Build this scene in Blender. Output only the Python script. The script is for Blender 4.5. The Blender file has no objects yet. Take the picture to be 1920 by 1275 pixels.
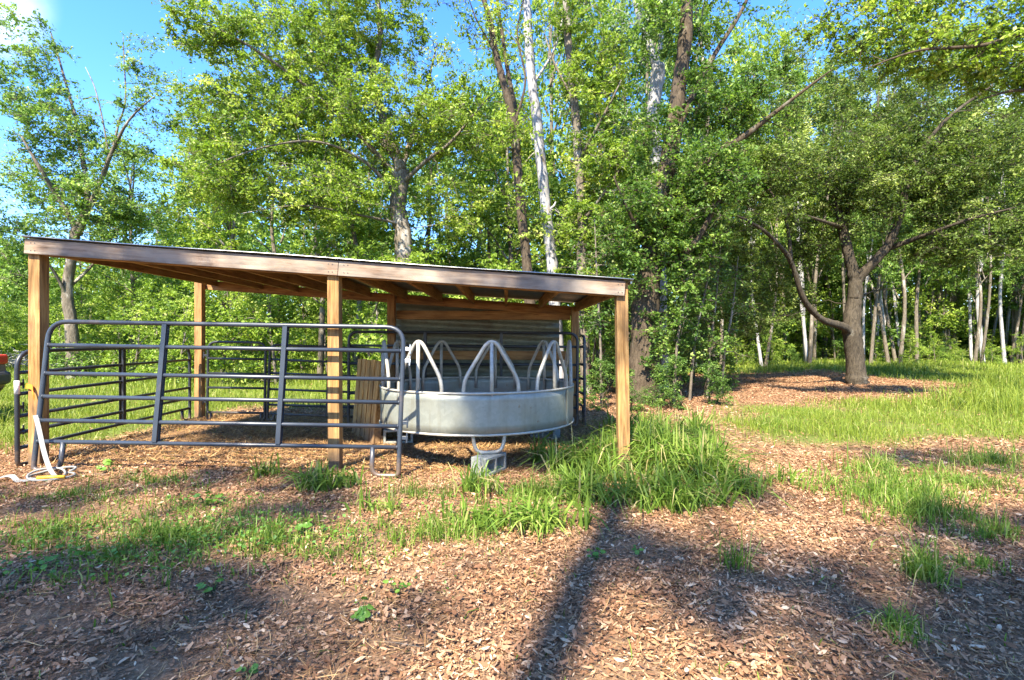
import bpy, bmesh, math, random
import numpy as np
from mathutils import Vector, Matrix

random.seed(11)
RNG = np.random.default_rng(11)
sc = bpy.context.scene
COL = sc.collection

# ------------------------------------------------------------------ camera, sky, sun, exposure
HC = 1.41                      # camera height
FPX = 960.0                    # focal length in photograph pixels (photo 1920 wide)
cam_d = bpy.data.cameras.new("Camera")
cam_d.sensor_width = 36.0
cam_d.lens = 18.0
cam_d.clip_start = 0.05
cam_d.clip_end = 2000.0
cam = bpy.data.objects.new("Camera", cam_d)
cam.location = (0, 0, HC)
cam.rotation_euler = (math.radians(90), 0, 0)
COL.objects.link(cam)
sc.camera = cam

SUN_AZ, SUN_EL = math.radians(20), math.radians(50)      # light travels towards +Y and a little towards +X
world = bpy.data.worlds.new("World")
sc.world = world
world.use_nodes = True
wn, wl = world.node_tree.nodes, world.node_tree.links
wn.clear()
w_out = wn.new("ShaderNodeOutputWorld")
w_bg = wn.new("ShaderNodeBackground")
w_bg.inputs["Strength"].default_value = 0.15
sky = wn.new("ShaderNodeTexSky")
sky.sky_type = 'NISHITA'
sky.sun_disc = False
sky.sun_elevation = SUN_EL
sky.sun_rotation = math.pi + SUN_AZ
sky.air_density = 1.0
sky.dust_density = 0.3
sky.ozone_density = 2.0
w_tc = wn.new("ShaderNodeTexCoord")
w_noise = wn.new("ShaderNodeTexNoise")
w_noise.inputs["Scale"].default_value = 3.0
w_noise.inputs["Detail"].default_value = 7.0
w_noise.inputs["Roughness"].default_value = 0.6
w_noise.inputs["Distortion"].default_value = 0.4
wl.new(w_tc.outputs["Generated"], w_noise.inputs["Vector"])


def cloud_bank(direction, inner, outer):
    """a soft bank of cloud round one direction of the sky"""
    d = Vector(direction).normalized()
    dot = wn.new("ShaderNodeVectorMath"); dot.operation = 'DOT_PRODUCT'
    nrm = wn.new("ShaderNodeVectorMath"); nrm.operation = 'NORMALIZE'
    wl.new(w_tc.outputs["Generated"], nrm.inputs[0])
    wl.new(nrm.outputs[0], dot.inputs[0])
    dot.inputs[1].default_value = d
    mr = wn.new("ShaderNodeMapRange"); mr.interpolation_type = 'SMOOTHSTEP'
    mr.inputs["From Min"].default_value = math.cos(outer)
    mr.inputs["From Max"].default_value = math.cos(inner)
    wl.new(dot.outputs["Value"], mr.inputs["Value"])
    return mr.outputs["Result"]


banks = [cloud_bank((-0.705, 0.62, 0.455), 0.02, 0.12), cloud_bank((0.72, 0.9, 0.22), 0.05, 0.25)]
addm = wn.new("ShaderNodeMath"); addm.operation = 'ADD'
wl.new(banks[0], addm.inputs[0]); wl.new(banks[1], addm.inputs[1])
ramp = wn.new("ShaderNodeMapRange")
ramp.inputs["From Min"].default_value = 0.40
ramp.inputs["From Max"].default_value = 0.62
wl.new(w_noise.outputs["Fac"], ramp.inputs["Value"])
mulm = wn.new("ShaderNodeMath"); mulm.operation = 'MULTIPLY'; mulm.use_clamp = True
wl.new(addm.outputs[0], mulm.inputs[0]); wl.new(ramp.outputs["Result"], mulm.inputs[1])
w_mix = wn.new("ShaderNodeMix"); w_mix.data_type = 'RGBA'
wl.new(mulm.outputs[0], w_mix.inputs["Factor"])
w_hs = wn.new("ShaderNodeHueSaturation")
w_hs.inputs["Saturation"].default_value = 1.25
wl.new(sky.outputs["Color"], w_hs.inputs["Color"])
w_tint = wn.new("ShaderNodeMix"); w_tint.data_type = 'RGBA'; w_tint.blend_type = 'MULTIPLY'
w_tint.inputs["Factor"].default_value = 1.0
w_tint.inputs[7].default_value = (0.66, 0.76, 0.97, 1)
wl.new(w_hs.outputs["Color"], w_tint.inputs[6])
wl.new(w_tint.outputs[2], w_mix.inputs[6])
w_mix.inputs[7].default_value = (4.4, 4.6, 5.3, 1)
wl.new(w_mix.outputs[2], w_bg.inputs["Color"])
wl.new(w_bg.outputs["Background"], w_out.inputs["Surface"])

sun_d = bpy.data.lights.new("Sun", 'SUN')
sun_d.energy = 5.0
sun_d.angle = math.radians(0.9)
sun_d.color = (1.0, 0.91, 0.74)
sun = bpy.data.objects.new("Sun", sun_d)
SDIR = Vector((math.sin(SUN_AZ) * math.cos(SUN_EL), math.cos(SUN_AZ) * math.cos(SUN_EL), -math.sin(SUN_EL)))
sun.rotation_euler = SDIR.to_track_quat('-Z', 'Y').to_euler()
sun.location = (-10, -20, 30)
COL.objects.link(sun)

sc.view_settings.view_transform = 'Standard'
sc.view_settings.look = 'None'
sc.view_settings.exposure = 2.1
sc.view_settings.gamma = 1.0
sc.cycles.max_bounces = 7
sc.cycles.diffuse_bounces = 4
sc.cycles.glossy_bounces = 3
sc.cycles.transmission_bounces = 4
sc.cycles.transparent_max_bounces = 4
sc.cycles.caustics_reflective = False
sc.cycles.caustics_refractive = False


# ------------------------------------------------------------------ helpers
def at(px, py, d):
    """world point that stands at pixel (px, py) of the photograph at depth d metres"""
    return np.array([(px - 960) * d / FPX, d, HC - (py - 637) * d / FPX])


def sstep(a, b, x):
    t = np.clip((x - a) / (b - a), 0, 1)
    return t * t * (3 - 2 * t)


def gh(x, y):
    """ground height"""
    x = np.asarray(x, float); y = np.asarray(y, float)
    h = 0.10 * sstep(-0.5, -5.0, x)
    h = h + 0.018 * np.sin(1.1 * x + 0.4) * np.sin(0.9 * y + 0.8) + 0.010 * np.sin(2.7 * x + 1.0 * y) * np.sin(2.1 * y - 0.6 * x + 2)
    h = h + 0.10 * sstep(9, 20, y) * np.sin(0.21 * x + 0.8) * np.sin(0.17 * y)
    h = h + 0.14 * sstep(7, 16, x) * sstep(6, 16, y)
    return h


def ground_at(px, py):
    d = HC * FPX / (py - 637)
    for _ in range(4):
        x = (px - 960) * d / FPX
        d = (HC - float(gh(x, d))) * FPX / (py - 637)
    return (px - 960) * d / FPX, d


def tag(o, label=None, cat=None, group=None, kind=None):
    if label: o["label"] = label
    if cat: o["category"] = cat
    if group: o["group"] = group
    if kind: o["kind"] = kind
    return o


def empty(name, loc=(0, 0, 0), rz=0.0, label=None, cat=None, group=None):
    o = bpy.data.objects.new(name, None)
    o.empty_display_size = 0.2
    o.location = loc
    o.rotation_euler = (0, 0, rz)
    COL.objects.link(o)
    return tag(o, label, cat, group)


KIDS = {}


def link(name, me, mat=None, parent=None, matrix=None):
    o = bpy.data.objects.new(name, me)
    if mat is not None and not me.materials:
        me.materials.append(mat)
    COL.objects.link(o)
    if matrix is not None:
        o.matrix_local = matrix
    if parent is not None:
        o.parent = parent
        KIDS.setdefault(parent.name, []).append(o)
    return o


def copy_tree(o, parent=None):
    c = o.copy()
    COL.objects.link(c)
    if parent is not None:
        c.parent = parent
        KIDS.setdefault(parent.name, []).append(c)
    for ch in list(KIDS.get(o.name, [])):
        copy_tree(ch, c)
    return c


def np_mesh(name, verts, quads=None, tris=None, tint=None, smooth=False):
    me = bpy.data.meshes.new(name)
    verts = np.asarray(verts, np.float32)
    nq = 0 if quads is None else len(quads)
    nt = 0 if tris is None else len(tris)
    me.vertices.add(len(verts))
    me.vertices.foreach_set("co", verts.ravel())
    idx = []
    if nq: idx.append(np.asarray(quads, np.int32).ravel())
    if nt: idx.append(np.asarray(tris, np.int32).ravel())
    idx = np.concatenate(idx)
    me.loops.add(len(idx))
    me.loops.foreach_set("vertex_index", idx)
    me.polygons.add(nq + nt)
    starts = np.concatenate([np.arange(nq) * 4, nq * 4 + np.arange(nt) * 3]).astype(np.int32)
    me.polygons.foreach_set("loop_start", starts)
    me.polygons.foreach_set("use_smooth", np.full(nq + nt, smooth, bool))
    if tint is not None:
        a = me.attributes.new("tint", 'FLOAT', 'POINT')
        a.data.foreach_set("value", np.asarray(tint, np.float32))
    me.update(calc_edges=True)
    return me


class MB:
    """collects tubes, boxes and sheets of one part"""
    def __init__(s):
        s.v, s.q, s.t, s.n = [], [], [], 0

    def add(s, v, q=None, t=None):
        v = np.asarray(v, float)
        if q is not None and len(q): s.q.append(np.asarray(q, int) + s.n)
        if t is not None and len(t): s.t.append(np.asarray(t, int) + s.n)
        s.v.append(v); s.n += len(v)

    def tube(s, pts, r, sides=8, cap=True, rough=0.0, rng=None):
        P = np.asarray(pts, float)
        n = len(P)
        R = np.full(n, r, float) if np.isscalar(r) else np.asarray(r, float)
        T = np.gradient(P, axis=0)
        T /= np.linalg.norm(T, axis=1)[:, None] + 1e-12
        a = np.array([0, 0, 1.0]) if abs(T[0, 2]) < 0.9 else np.array([1.0, 0, 0])
        U = np.zeros_like(P)
        u = np.cross(T[0], a); u /= np.linalg.norm(u)
        for i in range(n):
            u = u - T[i] * np.dot(u, T[i]); u /= np.linalg.norm(u) + 1e-12
            U[i] = u
        W = np.cross(T, U)
        ang = np.arange(sides) * 2 * math.pi / sides
        RR = np.repeat(R[:, None], sides, 1)
        if rough:
            flute = rng.normal(0, 1, (1, sides)) + 0.5 * np.cumsum(rng.normal(0, 0.35, (n, sides)), 0) / math.sqrt(n)
            RR = RR * np.clip(1 + rough * (0.8 * flute + 0.8 * rng.normal(0, 1, (n, sides))), 0.6, 1.4)
        V = P[:, None, :] + RR[:, :, None] * (np.cos(ang)[None, :, None] * U[:, None, :] + np.sin(ang)[None, :, None] * W[:, None, :])
        V = V.reshape(-1, 3)
        i = np.arange(n - 1)[:, None] * sides
        j = np.arange(sides)[None, :]
        k = (j + 1) % sides
        q = np.stack([i + j, i + k, i + sides + k, i + sides + j], -1).reshape(-1, 4)
        t = None
        if cap:
            V = np.vstack([V, P[0], P[-1]])
            c0, c1 = n * sides, n * sides + 1
            jj = np.arange(sides); kk = (jj + 1) % sides
            t = np.vstack([np.stack([np.full(sides, c0), kk, jj], -1),
                           np.stack([np.full(sides, c1), (n - 1) * sides + jj, (n - 1) * sides + kk], -1)])
        s.add(V, q, t)

    def box(s, c, size, M=None):
        h = np.asarray(size, float) / 2
        v = np.array([[x, y, z] for x in (-1, 1) for y in (-1, 1) for z in (-1, 1)], float) * h
        if M is not None:
            v = v @ np.array(M.to_3x3()).T
        v = v + np.asarray(c, float)
        s.add(v, [[0, 1, 3, 2], [4, 6, 7, 5], [0, 4, 5, 1], [2, 3, 7, 6], [0, 2, 6, 4], [1, 5, 7, 3]])

    def build(s, name, mat, parent=None, smooth=False, bevel=0, matrix=None):
        me = np_mesh(name, np.vstack(s.v), np.vstack(s.q) if s.q else None, np.vstack(s.t) if s.t else None, smooth=smooth)
        o = link(name, me, mat, parent, matrix)
        if bevel:
            m = o.modifiers.new("Bevel", 'BEVEL'); m.width = bevel; m.segments = 2; m.limit_method = 'ANGLE'
        return o


def fillet(pts, r, n=6):
    """round the inner corners of a polyline"""
    P = [np.asarray(p, float) for p in pts]
    out = [P[0]]
    for a, b, c in zip(P[:-2], P[1:-1], P[2:]):
        d0 = a - b; d1 = c - b
        l0, l1 = np.linalg.norm(d0), np.linalg.norm(d1)
        rr = min(r, l0 * 0.49, l1 * 0.49)
        p0, p1 = b + d0 / l0 * rr, b + d1 / l1 * rr
        for t in np.linspace(0, 1, n):
            out.append((1 - t) ** 2 * p0 + 2 * t * (1 - t) * b + t * t * p1)
    out.append(P[-1])
    return np.array(out)


def board(name, p0, p1, w, h, mat, parent=None, roll=0.0, bevel=0.004):
    """a sawn board from p0 to p1, its grain along its own X axis; h is its size along local Z"""
    p0, p1 = Vector(p0), Vector(p1)
    d = p1 - p0
    x = d.normalized()
    up = Vector((0, 0, 1)) if abs(x.z) < 0.9 else Vector((0, 1, 0))
    y = up.cross(x).normalized()
    z = x.cross(y)
    M = Matrix((x, y, z)).transposed() @ Matrix.Rotation(roll, 3, 'X')
    m = MB(); m.box((0, 0, 0), (d.length, w, h))
    mat4 = Matrix.Translation((p0 + p1) / 2) @ M.to_4x4()
    return m.build(name, mat, parent, bevel=bevel, matrix=mat4)


# ------------------------------------------------------------------ materials
def new_mat(name):
    m = bpy.data.materials.new(name)
    m.use_nodes = True
    n, l = m.node_tree.nodes, m.node_tree.links
    n.clear()
    out = n.new("ShaderNodeOutputMaterial")
    return m, n, l, out


def ramp_node(n, stops):
    r = n.new("ShaderNodeValToRGB")
    el = r.color_ramp.elements
    while len(el) > len(stops): el.remove(el[-1])
    while len(el) < len(stops): el.new(0.5)
    for e, (p, c) in zip(el, stops):
        e.position = p
        e.color = (*c, 1)
    return r


def mapped(n, l, scale, coord="Object", rand=True):
    tc = n.new("ShaderNodeTexCoord")
    mp = n.new("ShaderNodeMapping")
    mp.inputs["Scale"].default_value = scale
    l.new(tc.outputs[coord], mp.inputs["Vector"])
    if rand:
        oi = n.new("ShaderNodeObjectInfo")
        mu = n.new("ShaderNodeMath"); mu.operation = 'MULTIPLY'; mu.inputs[1].default_value = 37.0
        l.new(oi.outputs["Random"], mu.inputs[0])
        cx = n.new("ShaderNodeCombineXYZ")
        for k in range(3): l.new(mu.outputs[0], cx.inputs[k])
        l.new(cx.outputs[0], mp.inputs["Location"])
    return mp.outputs["Vector"]


def noise(n, l, vec, scale, detail=4, rough=0.55, dist=0.0):
    t = n.new("ShaderNodeTexNoise")
    t.inputs["Scale"].default_value = scale
    t.inputs["Detail"].default_value = detail
    t.inputs["Roughness"].default_value = rough
    t.inputs["Distortion"].default_value = dist
    l.new(vec, t.inputs["Vector"])
    return t.outputs["Fac"]


def mixc(n, l, fac, a, b, mode='MIX'):
    m = n.new("ShaderNodeMix"); m.data_type = 'RGBA'; m.blend_type = mode
    for s, v in ((m.inputs["Factor"], fac), (m.inputs[6], a), (m.inputs[7], b)):
        if hasattr(v, "links"): l.new(v, s)
        elif isinstance(v, (int, float)): s.default_value = v
        else: s.default_value = (*v, 1)
    return m.outputs[2]


def bump(n, l, h, strength=0.3, dist=0.01):
    b = n.new("ShaderNodeBump")
    b.inputs["Strength"].default_value = strength
    b.inputs["Distance"].default_value = dist
    l.new(h, b.inputs["Height"])
    return b.outputs["Normal"]


def leaf_mat(name, stops, transl=0.35, tcol=(1.25, 1.25, 0.5), rough=0.45, spec=0.35):
    m, n, l, out = new_mat(name)
    at_ = n.new("ShaderNodeAttribute"); at_.attribute_name = "tint"
    r = ramp_node(n, stops)
    l.new(at_.outputs["Fac"], r.inputs["Fac"])
    p = n.new("ShaderNodeBsdfPrincipled")
    p.inputs["Roughness"].default_value = rough
    p.inputs["Specular IOR Level"].default_value = spec
    l.new(r.outputs["Color"], p.inputs["Base Color"])
    t = n.new("ShaderNodeBsdfTranslucent")
    l.new(mixc(n, l, 1.0, r.outputs["Color"], tcol, 'MULTIPLY'), t.inputs["Color"])
    mx = n.new("ShaderNodeMixShader"); mx.inputs[0].default_value = transl
    l.new(p.outputs[0], mx.inputs[1]); l.new(t.outputs[0], mx.inputs[2])
    l.new(mx.outputs[0], out.inputs["Surface"])
    return m


def wood_mat(name, dark, mid, light, grey=None, greyamt=0.0):
    m, n, l, out = new_mat(name)
    v = mapped(n, l, (1.2, 16, 16))
    g = noise(n, l, v, 2.2, 6, 0.6, 0.6)
    r = ramp_node(n, [(0.34, tuple(x * 0.8 for x in dark)), (0.5, mid), (0.66, light)])
    l.new(g, r.inputs["Fac"])
    v2 = mapped(n, l, (3.0, 8, 8))
    vo = n.new("ShaderNodeTexVoronoi"); vo.inputs["Scale"].default_value = 0.9
    l.new(v2, vo.inputs["Vector"])
    kr = n.new("ShaderNodeMapRange")
    kr.inputs["From Min"].default_value = 0.05; kr.inputs["From Max"].default_value = 0.2
    kr.inputs["To Min"].default_value = 0.75; kr.inputs["To Max"].default_value = 0.0
    l.new(vo.outputs["Distance"], kr.inputs["Value"])
    c = mixc(n, l, kr.outputs["Result"], r.outputs["Color"], tuple(x * 0.35 for x in dark))
    if grey is not None:
        v3 = mapped(n, l, (1.5, 3, 3))
        g3 = noise(n, l, v3, 1.6, 5, 0.6)
        mr = n.new("ShaderNodeMapRange")
        mr.inputs["From Min"].default_value = 0.35; mr.inputs["From Max"].default_value = 0.65
        mr.inputs["To Max"].default_value = greyamt
        l.new(g3, mr.inputs["Value"])
        c = mixc(n, l, mr.outputs["Result"], c, grey)
    v4 = mapped(n, l, (2.0, 5, 5))
    st = ramp_node(n, [(0.32, (0.45, 0.45, 0.47)), (0.62, (1.15, 1.13, 1.1))])
    l.new(noise(n, l, v4, 1.0, 4), st.inputs["Fac"])
    c = mixc(n, l, 0.7, c, st.outputs["Color"], 'MULTIPLY')
    # mud splashed up from the ground
    geo = n.new("ShaderNodeNewGeometry")
    sep = n.new("ShaderNodeSeparateXYZ"); l.new(geo.outputs["Position"], sep.inputs[0])
    ad = n.new("ShaderNodeMath"); ad.operation = 'MULTIPLY_ADD'; ad.inputs[1].default_value = -0.5
    l.new(noise(n, l, geo.outputs["Position"], 7, 6, 0.7), ad.inputs[0]); l.new(sep.outputs[2], ad.inputs[2])
    mud = n.new("ShaderNodeMapRange")
    mud.inputs["From Min"].default_value = 0.12; mud.inputs["From Max"].default_value = -0.12
    mud.inputs["To Min"].default_value = 0.0; mud.inputs["To Max"].default_value = 0.75
    l.new(ad.outputs[0], mud.inputs["Value"])
    c = mixc(n, l, mud.outputs["Result"], c, (0.10, 0.07, 0.05))
    p = n.new("ShaderNodeBsdfPrincipled")
    p.inputs["Roughness"].default_value = 0.72
    p.inputs["Specular IOR Level"].default_value = 0.25
    l.new(c, p.inputs["Base Color"])
    l.new(bump(n, l, g, 0.5, 0.004), p.inputs["Normal"])
    l.new(p.outputs[0], out.inputs["Surface"])
    return m


def metal_mat(name, col, metallic, rough, vary=0.15, scale=14.0, dirt=None, dirt_lo=0.55, spangle=True, streak=None):
    m, n, l, out = new_mat(name)
    v = mapped(n, l, (1, 1, 1))
    p = n.new("ShaderNodeBsdfPrincipled")
    p.inputs["Metallic"].default_value = metallic
    f = noise(n, l, v, scale * 0.3, 6, 0.6)
    if spangle:
        vo = n.new("ShaderNodeTexVoronoi"); vo.inputs["Scale"].default_value = scale * 3
        l.new(v, vo.inputs["Vector"])
        sp = n.new("ShaderNodeSeparateColor"); l.new(vo.outputs["Color"], sp.inputs[0])
        f = mixc(n, l, 0.35, f, sp.outputs[0])
    r = ramp_node(n, [(0.2, tuple(c * (1 - vary) for c in col)), (0.8, tuple(min(1, c * (1 + vary)) for c in col))])
    l.new(f, r.inputs["Fac"])
    c = r.outputs["Color"]
    if dirt is not None:
        mr = n.new("ShaderNodeMapRange")
        mr.inputs["From Min"].default_value = dirt_lo; mr.inputs["From Max"].default_value = dirt_lo + 0.2
        mr.inputs["To Max"].default_value = 0.8
        l.new(noise(n, l, v, 2.3, 8, 0.65), mr.inputs["Value"])
        c = mixc(n, l, mr.outputs["Result"], c, dirt)
    if streak is not None:
        vs = mapped(n, l, (1, 1, 0.06))
        ms = n.new("ShaderNodeMapRange")
        ms.inputs["From Min"].default_value = 0.52; ms.inputs["From Max"].default_value = 0.72
        ms.inputs["To Max"].default_value = 0.75
        l.new(noise(n, l, vs, 11, 5, 0.6), ms.inputs["Value"])
        c = mixc(n, l, ms.outputs["Result"], c, streak)
        mr2 = n.new("ShaderNodeMapRange")
        mr2.inputs["From Min"].default_value = 0.64; mr2.inputs["From Max"].default_value = 0.70
        mr2.inputs["To Max"].default_value = 0.85
        l.new(noise(n, l, v, 5.5, 9, 0.7), mr2.inputs["Value"])
        c = mixc(n, l, mr2.outputs["Result"], c, (0.16, 0.085, 0.04))
    geo = n.new("ShaderNodeNewGeometry")
    sep = n.new("ShaderNodeSeparateXYZ"); l.new(geo.outputs["Position"], sep.inputs[0])
    ad = n.new("ShaderNodeMath"); ad.operation = 'MULTIPLY_ADD'; ad.inputs[1].default_value = -0.4
    l.new(noise(n, l, geo.outputs["Position"], 14, 6, 0.7), ad.inputs[0]); l.new(sep.outputs[2], ad.inputs[2])
    mud = n.new("ShaderNodeMapRange")
    mud.inputs["From Min"].default_value = 0.08; mud.inputs["From Max"].default_value = -0.10
    mud.inputs["To Min"].default_value = 0.0; mud.inputs["To Max"].default_value = 0.8
    l.new(ad.outputs[0], mud.inputs["Value"])
    c = mixc(n, l, mud.outputs["Result"], c, (0.13, 0.085, 0.055))
    l.new(c, p.inputs["Base Color"])
    rr = n.new("ShaderNodeMapRange")
    rr.inputs["To Min"].default_value = rough - 0.08; rr.inputs["To Max"].default_value = rough + 0.12
    l.new(noise(n, l, v, scale * 0.5, 4), rr.inputs["Value"])
    l.new(rr.outputs["Result"], p.inputs["Roughness"])
    l.new(bump(n, l, noise(n, l, v, 6, 4), 0.15, 0.01), p.inputs["Normal"])
    l.new(p.outputs[0], out.inputs["Surface"])
    return m


def bark_mat(name, dark, light, patch=None, patch_lo=0.55, bs=0.8):
    m, n, l, out = new_mat(name)
    v = mapped(n, l, (1, 1, 0.28), rand=False)
    f = noise(n, l, v, 20, 9, 0.72, 0.7)
    r = ramp_node(n, [(0.3, dark), (0.68, light)])
    l.new(f, r.inputs["Fac"])
    c = r.outputs["Color"]
    if patch is not None:
        v2 = mapped(n, l, (1, 1, 0.5), rand=False)
        mr = n.new("ShaderNodeMapRange")
        mr.inputs["From Min"].default_value = patch_lo; mr.inputs["From Max"].default_value = patch_lo + 0.1
        l.new(noise(n, l, v2, 2.4, 6, 0.6), mr.inputs["Value"])
        c = mixc(n, l, mr.outputs["Result"], c, patch)
    p = n.new("ShaderNodeBsdfPrincipled")
    p.inputs["Roughness"].default_value = 0.85
    p.inputs["Specular IOR Level"].default_value = 0.15
    l.new(c, p.inputs["Base Color"])
    l.new(bump(n, l, f, bs, 0.04), p.inputs["Normal"])
    l.new(p.outputs[0], out.inputs["Surface"])
    return m


def plain_mat(name, col, rough=0.6, metallic=0.0, vary=0.25, scale=9.0, bs=0.15):
    m, n, l, out = new_mat(name)
    v = mapped(n, l, (1, 1, 1))
    r = ramp_node(n, [(0.25, tuple(c * (1 - vary) for c in col)), (0.75, tuple(min(1, c * (1 + vary)) for c in col))])
    f = noise(n, l, v, scale, 6, 0.65)
    l.new(f, r.inputs["Fac"])
    p = n.new("ShaderNodeBsdfPrincipled")
    p.inputs["Roughness"].default_value = rough
    p.inputs["Metallic"].default_value = metallic
    l.new(r.outputs["Color"], p.inputs["Base Color"])
    l.new(bump(n, l, f, bs, 0.008), p.inputs["Normal"])
    l.new(p.outputs[0], out.inputs["Surface"])
    return m


M = {}
M['post'] = wood_mat("post_wood", (0.19, 0.092, 0.028), (0.31, 0.165, 0.052), (0.40, 0.24, 0.09), (0.27, 0.19, 0.12), 0.25)
M['beam'] = wood_mat("beam_wood", (0.14, 0.085, 0.052), (0.25, 0.165, 0.108), (0.34, 0.25, 0.175), (0.27, 0.235, 0.195), 0.85)
M['rafter'] = wood_mat("rafter_wood", (0.24, 0.105, 0.035), (0.35, 0.17, 0.058), (0.43, 0.235, 0.09), (0.26, 0.18, 0.11), 0.25)
M['pallet'] = wood_mat("pallet_wood", (0.36, 0.17, 0.045), (0.52, 0.28, 0.085), (0.60, 0.36, 0.14))
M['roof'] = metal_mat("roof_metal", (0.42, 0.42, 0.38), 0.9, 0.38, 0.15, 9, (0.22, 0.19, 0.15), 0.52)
M['wall'] = metal_mat("wall_metal", (0.17, 0.17, 0.12), 0.35, 0.5, 0.2, 6, (0.10, 0.08, 0.05), 0.5)  # darker than the roof metal: the wall's shade is put into this colour
M['sheet'] = metal_mat("feeder_sheet", (0.225, 0.235, 0.205), 0.3, 0.45, 0.14, 9, (0.22, 0.215, 0.16), 0.52, streak=(0.17, 0.16, 0.12))
M['tube'] = metal_mat("feeder_tube", (0.34, 0.325, 0.28), 0.2, 0.5, 0.2, 12, (0.16, 0.13, 0.10), 0.55)
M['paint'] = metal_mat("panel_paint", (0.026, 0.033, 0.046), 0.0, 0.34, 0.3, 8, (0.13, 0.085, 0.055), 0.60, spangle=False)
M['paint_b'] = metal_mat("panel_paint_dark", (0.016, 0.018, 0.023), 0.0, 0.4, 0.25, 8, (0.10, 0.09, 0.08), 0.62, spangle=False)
M['steel'] = metal_mat("bright_steel", (0.6, 0.6, 0.58), 0.8, 0.4, 0.2, 20)
M['concrete'] = plain_mat("concrete", (0.22, 0.225, 0.195), 0.9, 0, 0.3, 30, 0.6)
M['strap'] = plain_mat("strap_web", (0.21, 0.205, 0.19), 0.8, 0, 0.2, 60, 0.3)
M['yellow'] = plain_mat("yellow_plastic", (0.75, 0.42, 0.03), 0.45)
M['orange'] = plain_mat("orange_tape", (0.75, 0.20, 0.02), 0.5)
M['label'] = plain_mat("panel_sticker", (0.6, 0.6, 0.58), 0.5)
M['car'] = plain_mat("car_paint", (0.16, 0.11, 0.09), 0.35, 0.3, 0.1, 4, 0.02)
M['carglass'] = plain_mat("car_glass", (0.02, 0.025, 0.03), 0.08, 0, 0.1, 4, 0.0)
M['rubber'] = plain_mat("rubber", (0.025, 0.025, 0.025), 0.8)
M['redlens'] = plain_mat("red_lens", (0.45, 0.03, 0.02), 0.25, 0, 0.1, 4, 0.0)
M['bumper'] = plain_mat("bumper_plastic", (0.05, 0.045, 0.045), 0.5)

M['bark_dark'] = bark_mat("bark_dark", (0.02, 0.015, 0.010), (0.12, 0.09, 0.06), (0.16, 0.15, 0.12), 0.6)
M['bark_oak'] = bark_mat("bark_oak", (0.015, 0.012, 0.009), (0.105, 0.085, 0.06), (0.16, 0.145, 0.115), 0.6, 1.0)
M['bark_grey'] = bark_mat("bark_grey", (0.05, 0.04, 0.03), (0.22, 0.185, 0.14), (0.34, 0.31, 0.27), 0.55)
M['bark_pale'] = bark_mat("bark_pale", (0.16, 0.15, 0.14), (0.42, 0.41, 0.42), (0.22, 0.17, 0.12), 0.62, 0.4)

LEAF = {
    'lime': leaf_mat("leaf_lime", [(0.0, (0.085, 0.15, 0.022)), (0.45, (0.195, 0.29, 0.04)), (0.8, (0.32, 0.41, 0.062)), (1.0, (0.48, 0.52, 0.14))], 0.42, (1.1, 1.2, 0.55), spec=0.25),
    'fresh': leaf_mat("leaf_fresh", [(0.0, (0.07, 0.14, 0.028)), (0.5, (0.16, 0.265, 0.052)), (0.85, (0.27, 0.385, 0.09)), (1.0, (0.42, 0.49, 0.16))], 0.4, (1.1, 1.2, 0.6), spec=0.25),
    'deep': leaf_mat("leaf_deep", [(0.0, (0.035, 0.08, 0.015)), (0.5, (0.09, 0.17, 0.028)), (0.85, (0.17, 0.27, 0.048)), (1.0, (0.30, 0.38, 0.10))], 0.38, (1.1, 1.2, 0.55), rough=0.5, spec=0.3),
    'vine': leaf_mat("leaf_vine", [(0.0, (0.045, 0.095, 0.018)), (0.5, (0.115, 0.205, 0.034)), (0.85, (0.21, 0.315, 0.055)), (1.0, (0.36, 0.44, 0.12))], 0.42, (1.1, 1.2, 0.55), rough=0.5, spec=0.3),
    'olive': leaf_mat("leaf_olive", [(0.0, (0.048, 0.082, 0.016)), (0.5, (0.115, 0.175, 0.032)), (0.82, (0.215, 0.285, 0.058)), (1.0, (0.42, 0.47, 0.16))], 0.42, (1.1, 1.2, 0.55), rough=0.5, spec=0.3),
}
M['grass'] = leaf_mat("grass_blade", [(0.0, (0.05, 0.095, 0.012)), (0.5, (0.12, 0.205, 0.025)), (0.85, (0.22, 0.30, 0.05)), (1.0, (0.42, 0.36, 0.16))], 0.35, (1.2, 1.25, 0.5), 0.5, 0.3)
M['lawn'] = leaf_mat("lawn_blade", [(0.0, (0.065, 0.11, 0.012)), (0.5, (0.165, 0.225, 0.026)), (0.85, (0.28, 0.325, 0.05)), (1.0, (0.45, 0.40, 0.16))], 0.35, (1.2, 1.25, 0.5), 0.5, 0.3)
M['weed'] = leaf_mat("weed_leaf", [(0.0, (0.04, 0.11, 0.015)), (0.5, (0.09, 0.20, 0.025)), (1.0, (0.17, 0.29, 0.04))], 0.3, (1.2, 1.25, 0.5), 0.45, 0.4)
M['litter'] = leaf_mat("dead_leaf", [(0.0, (0.065, 0.033, 0.016)), (0.25, (0.175, 0.082, 0.038)), (0.5, (0.31, 0.165, 0.085)), (0.75, (0.43, 0.265, 0.15)), (1.0, (0.58, 0.43, 0.28))], 0.1, (1.2, 0.9, 0.6), 0.7, 0.25)
M['straw'] = leaf_mat("straw", [(0.0, (0.14, 0.07, 0.025)), (0.5, (0.32, 0.18, 0.07)), (1.0, (0.52, 0.36, 0.17))], 0.1, (1.2, 0.9, 0.6), 0.7, 0.25)


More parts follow.
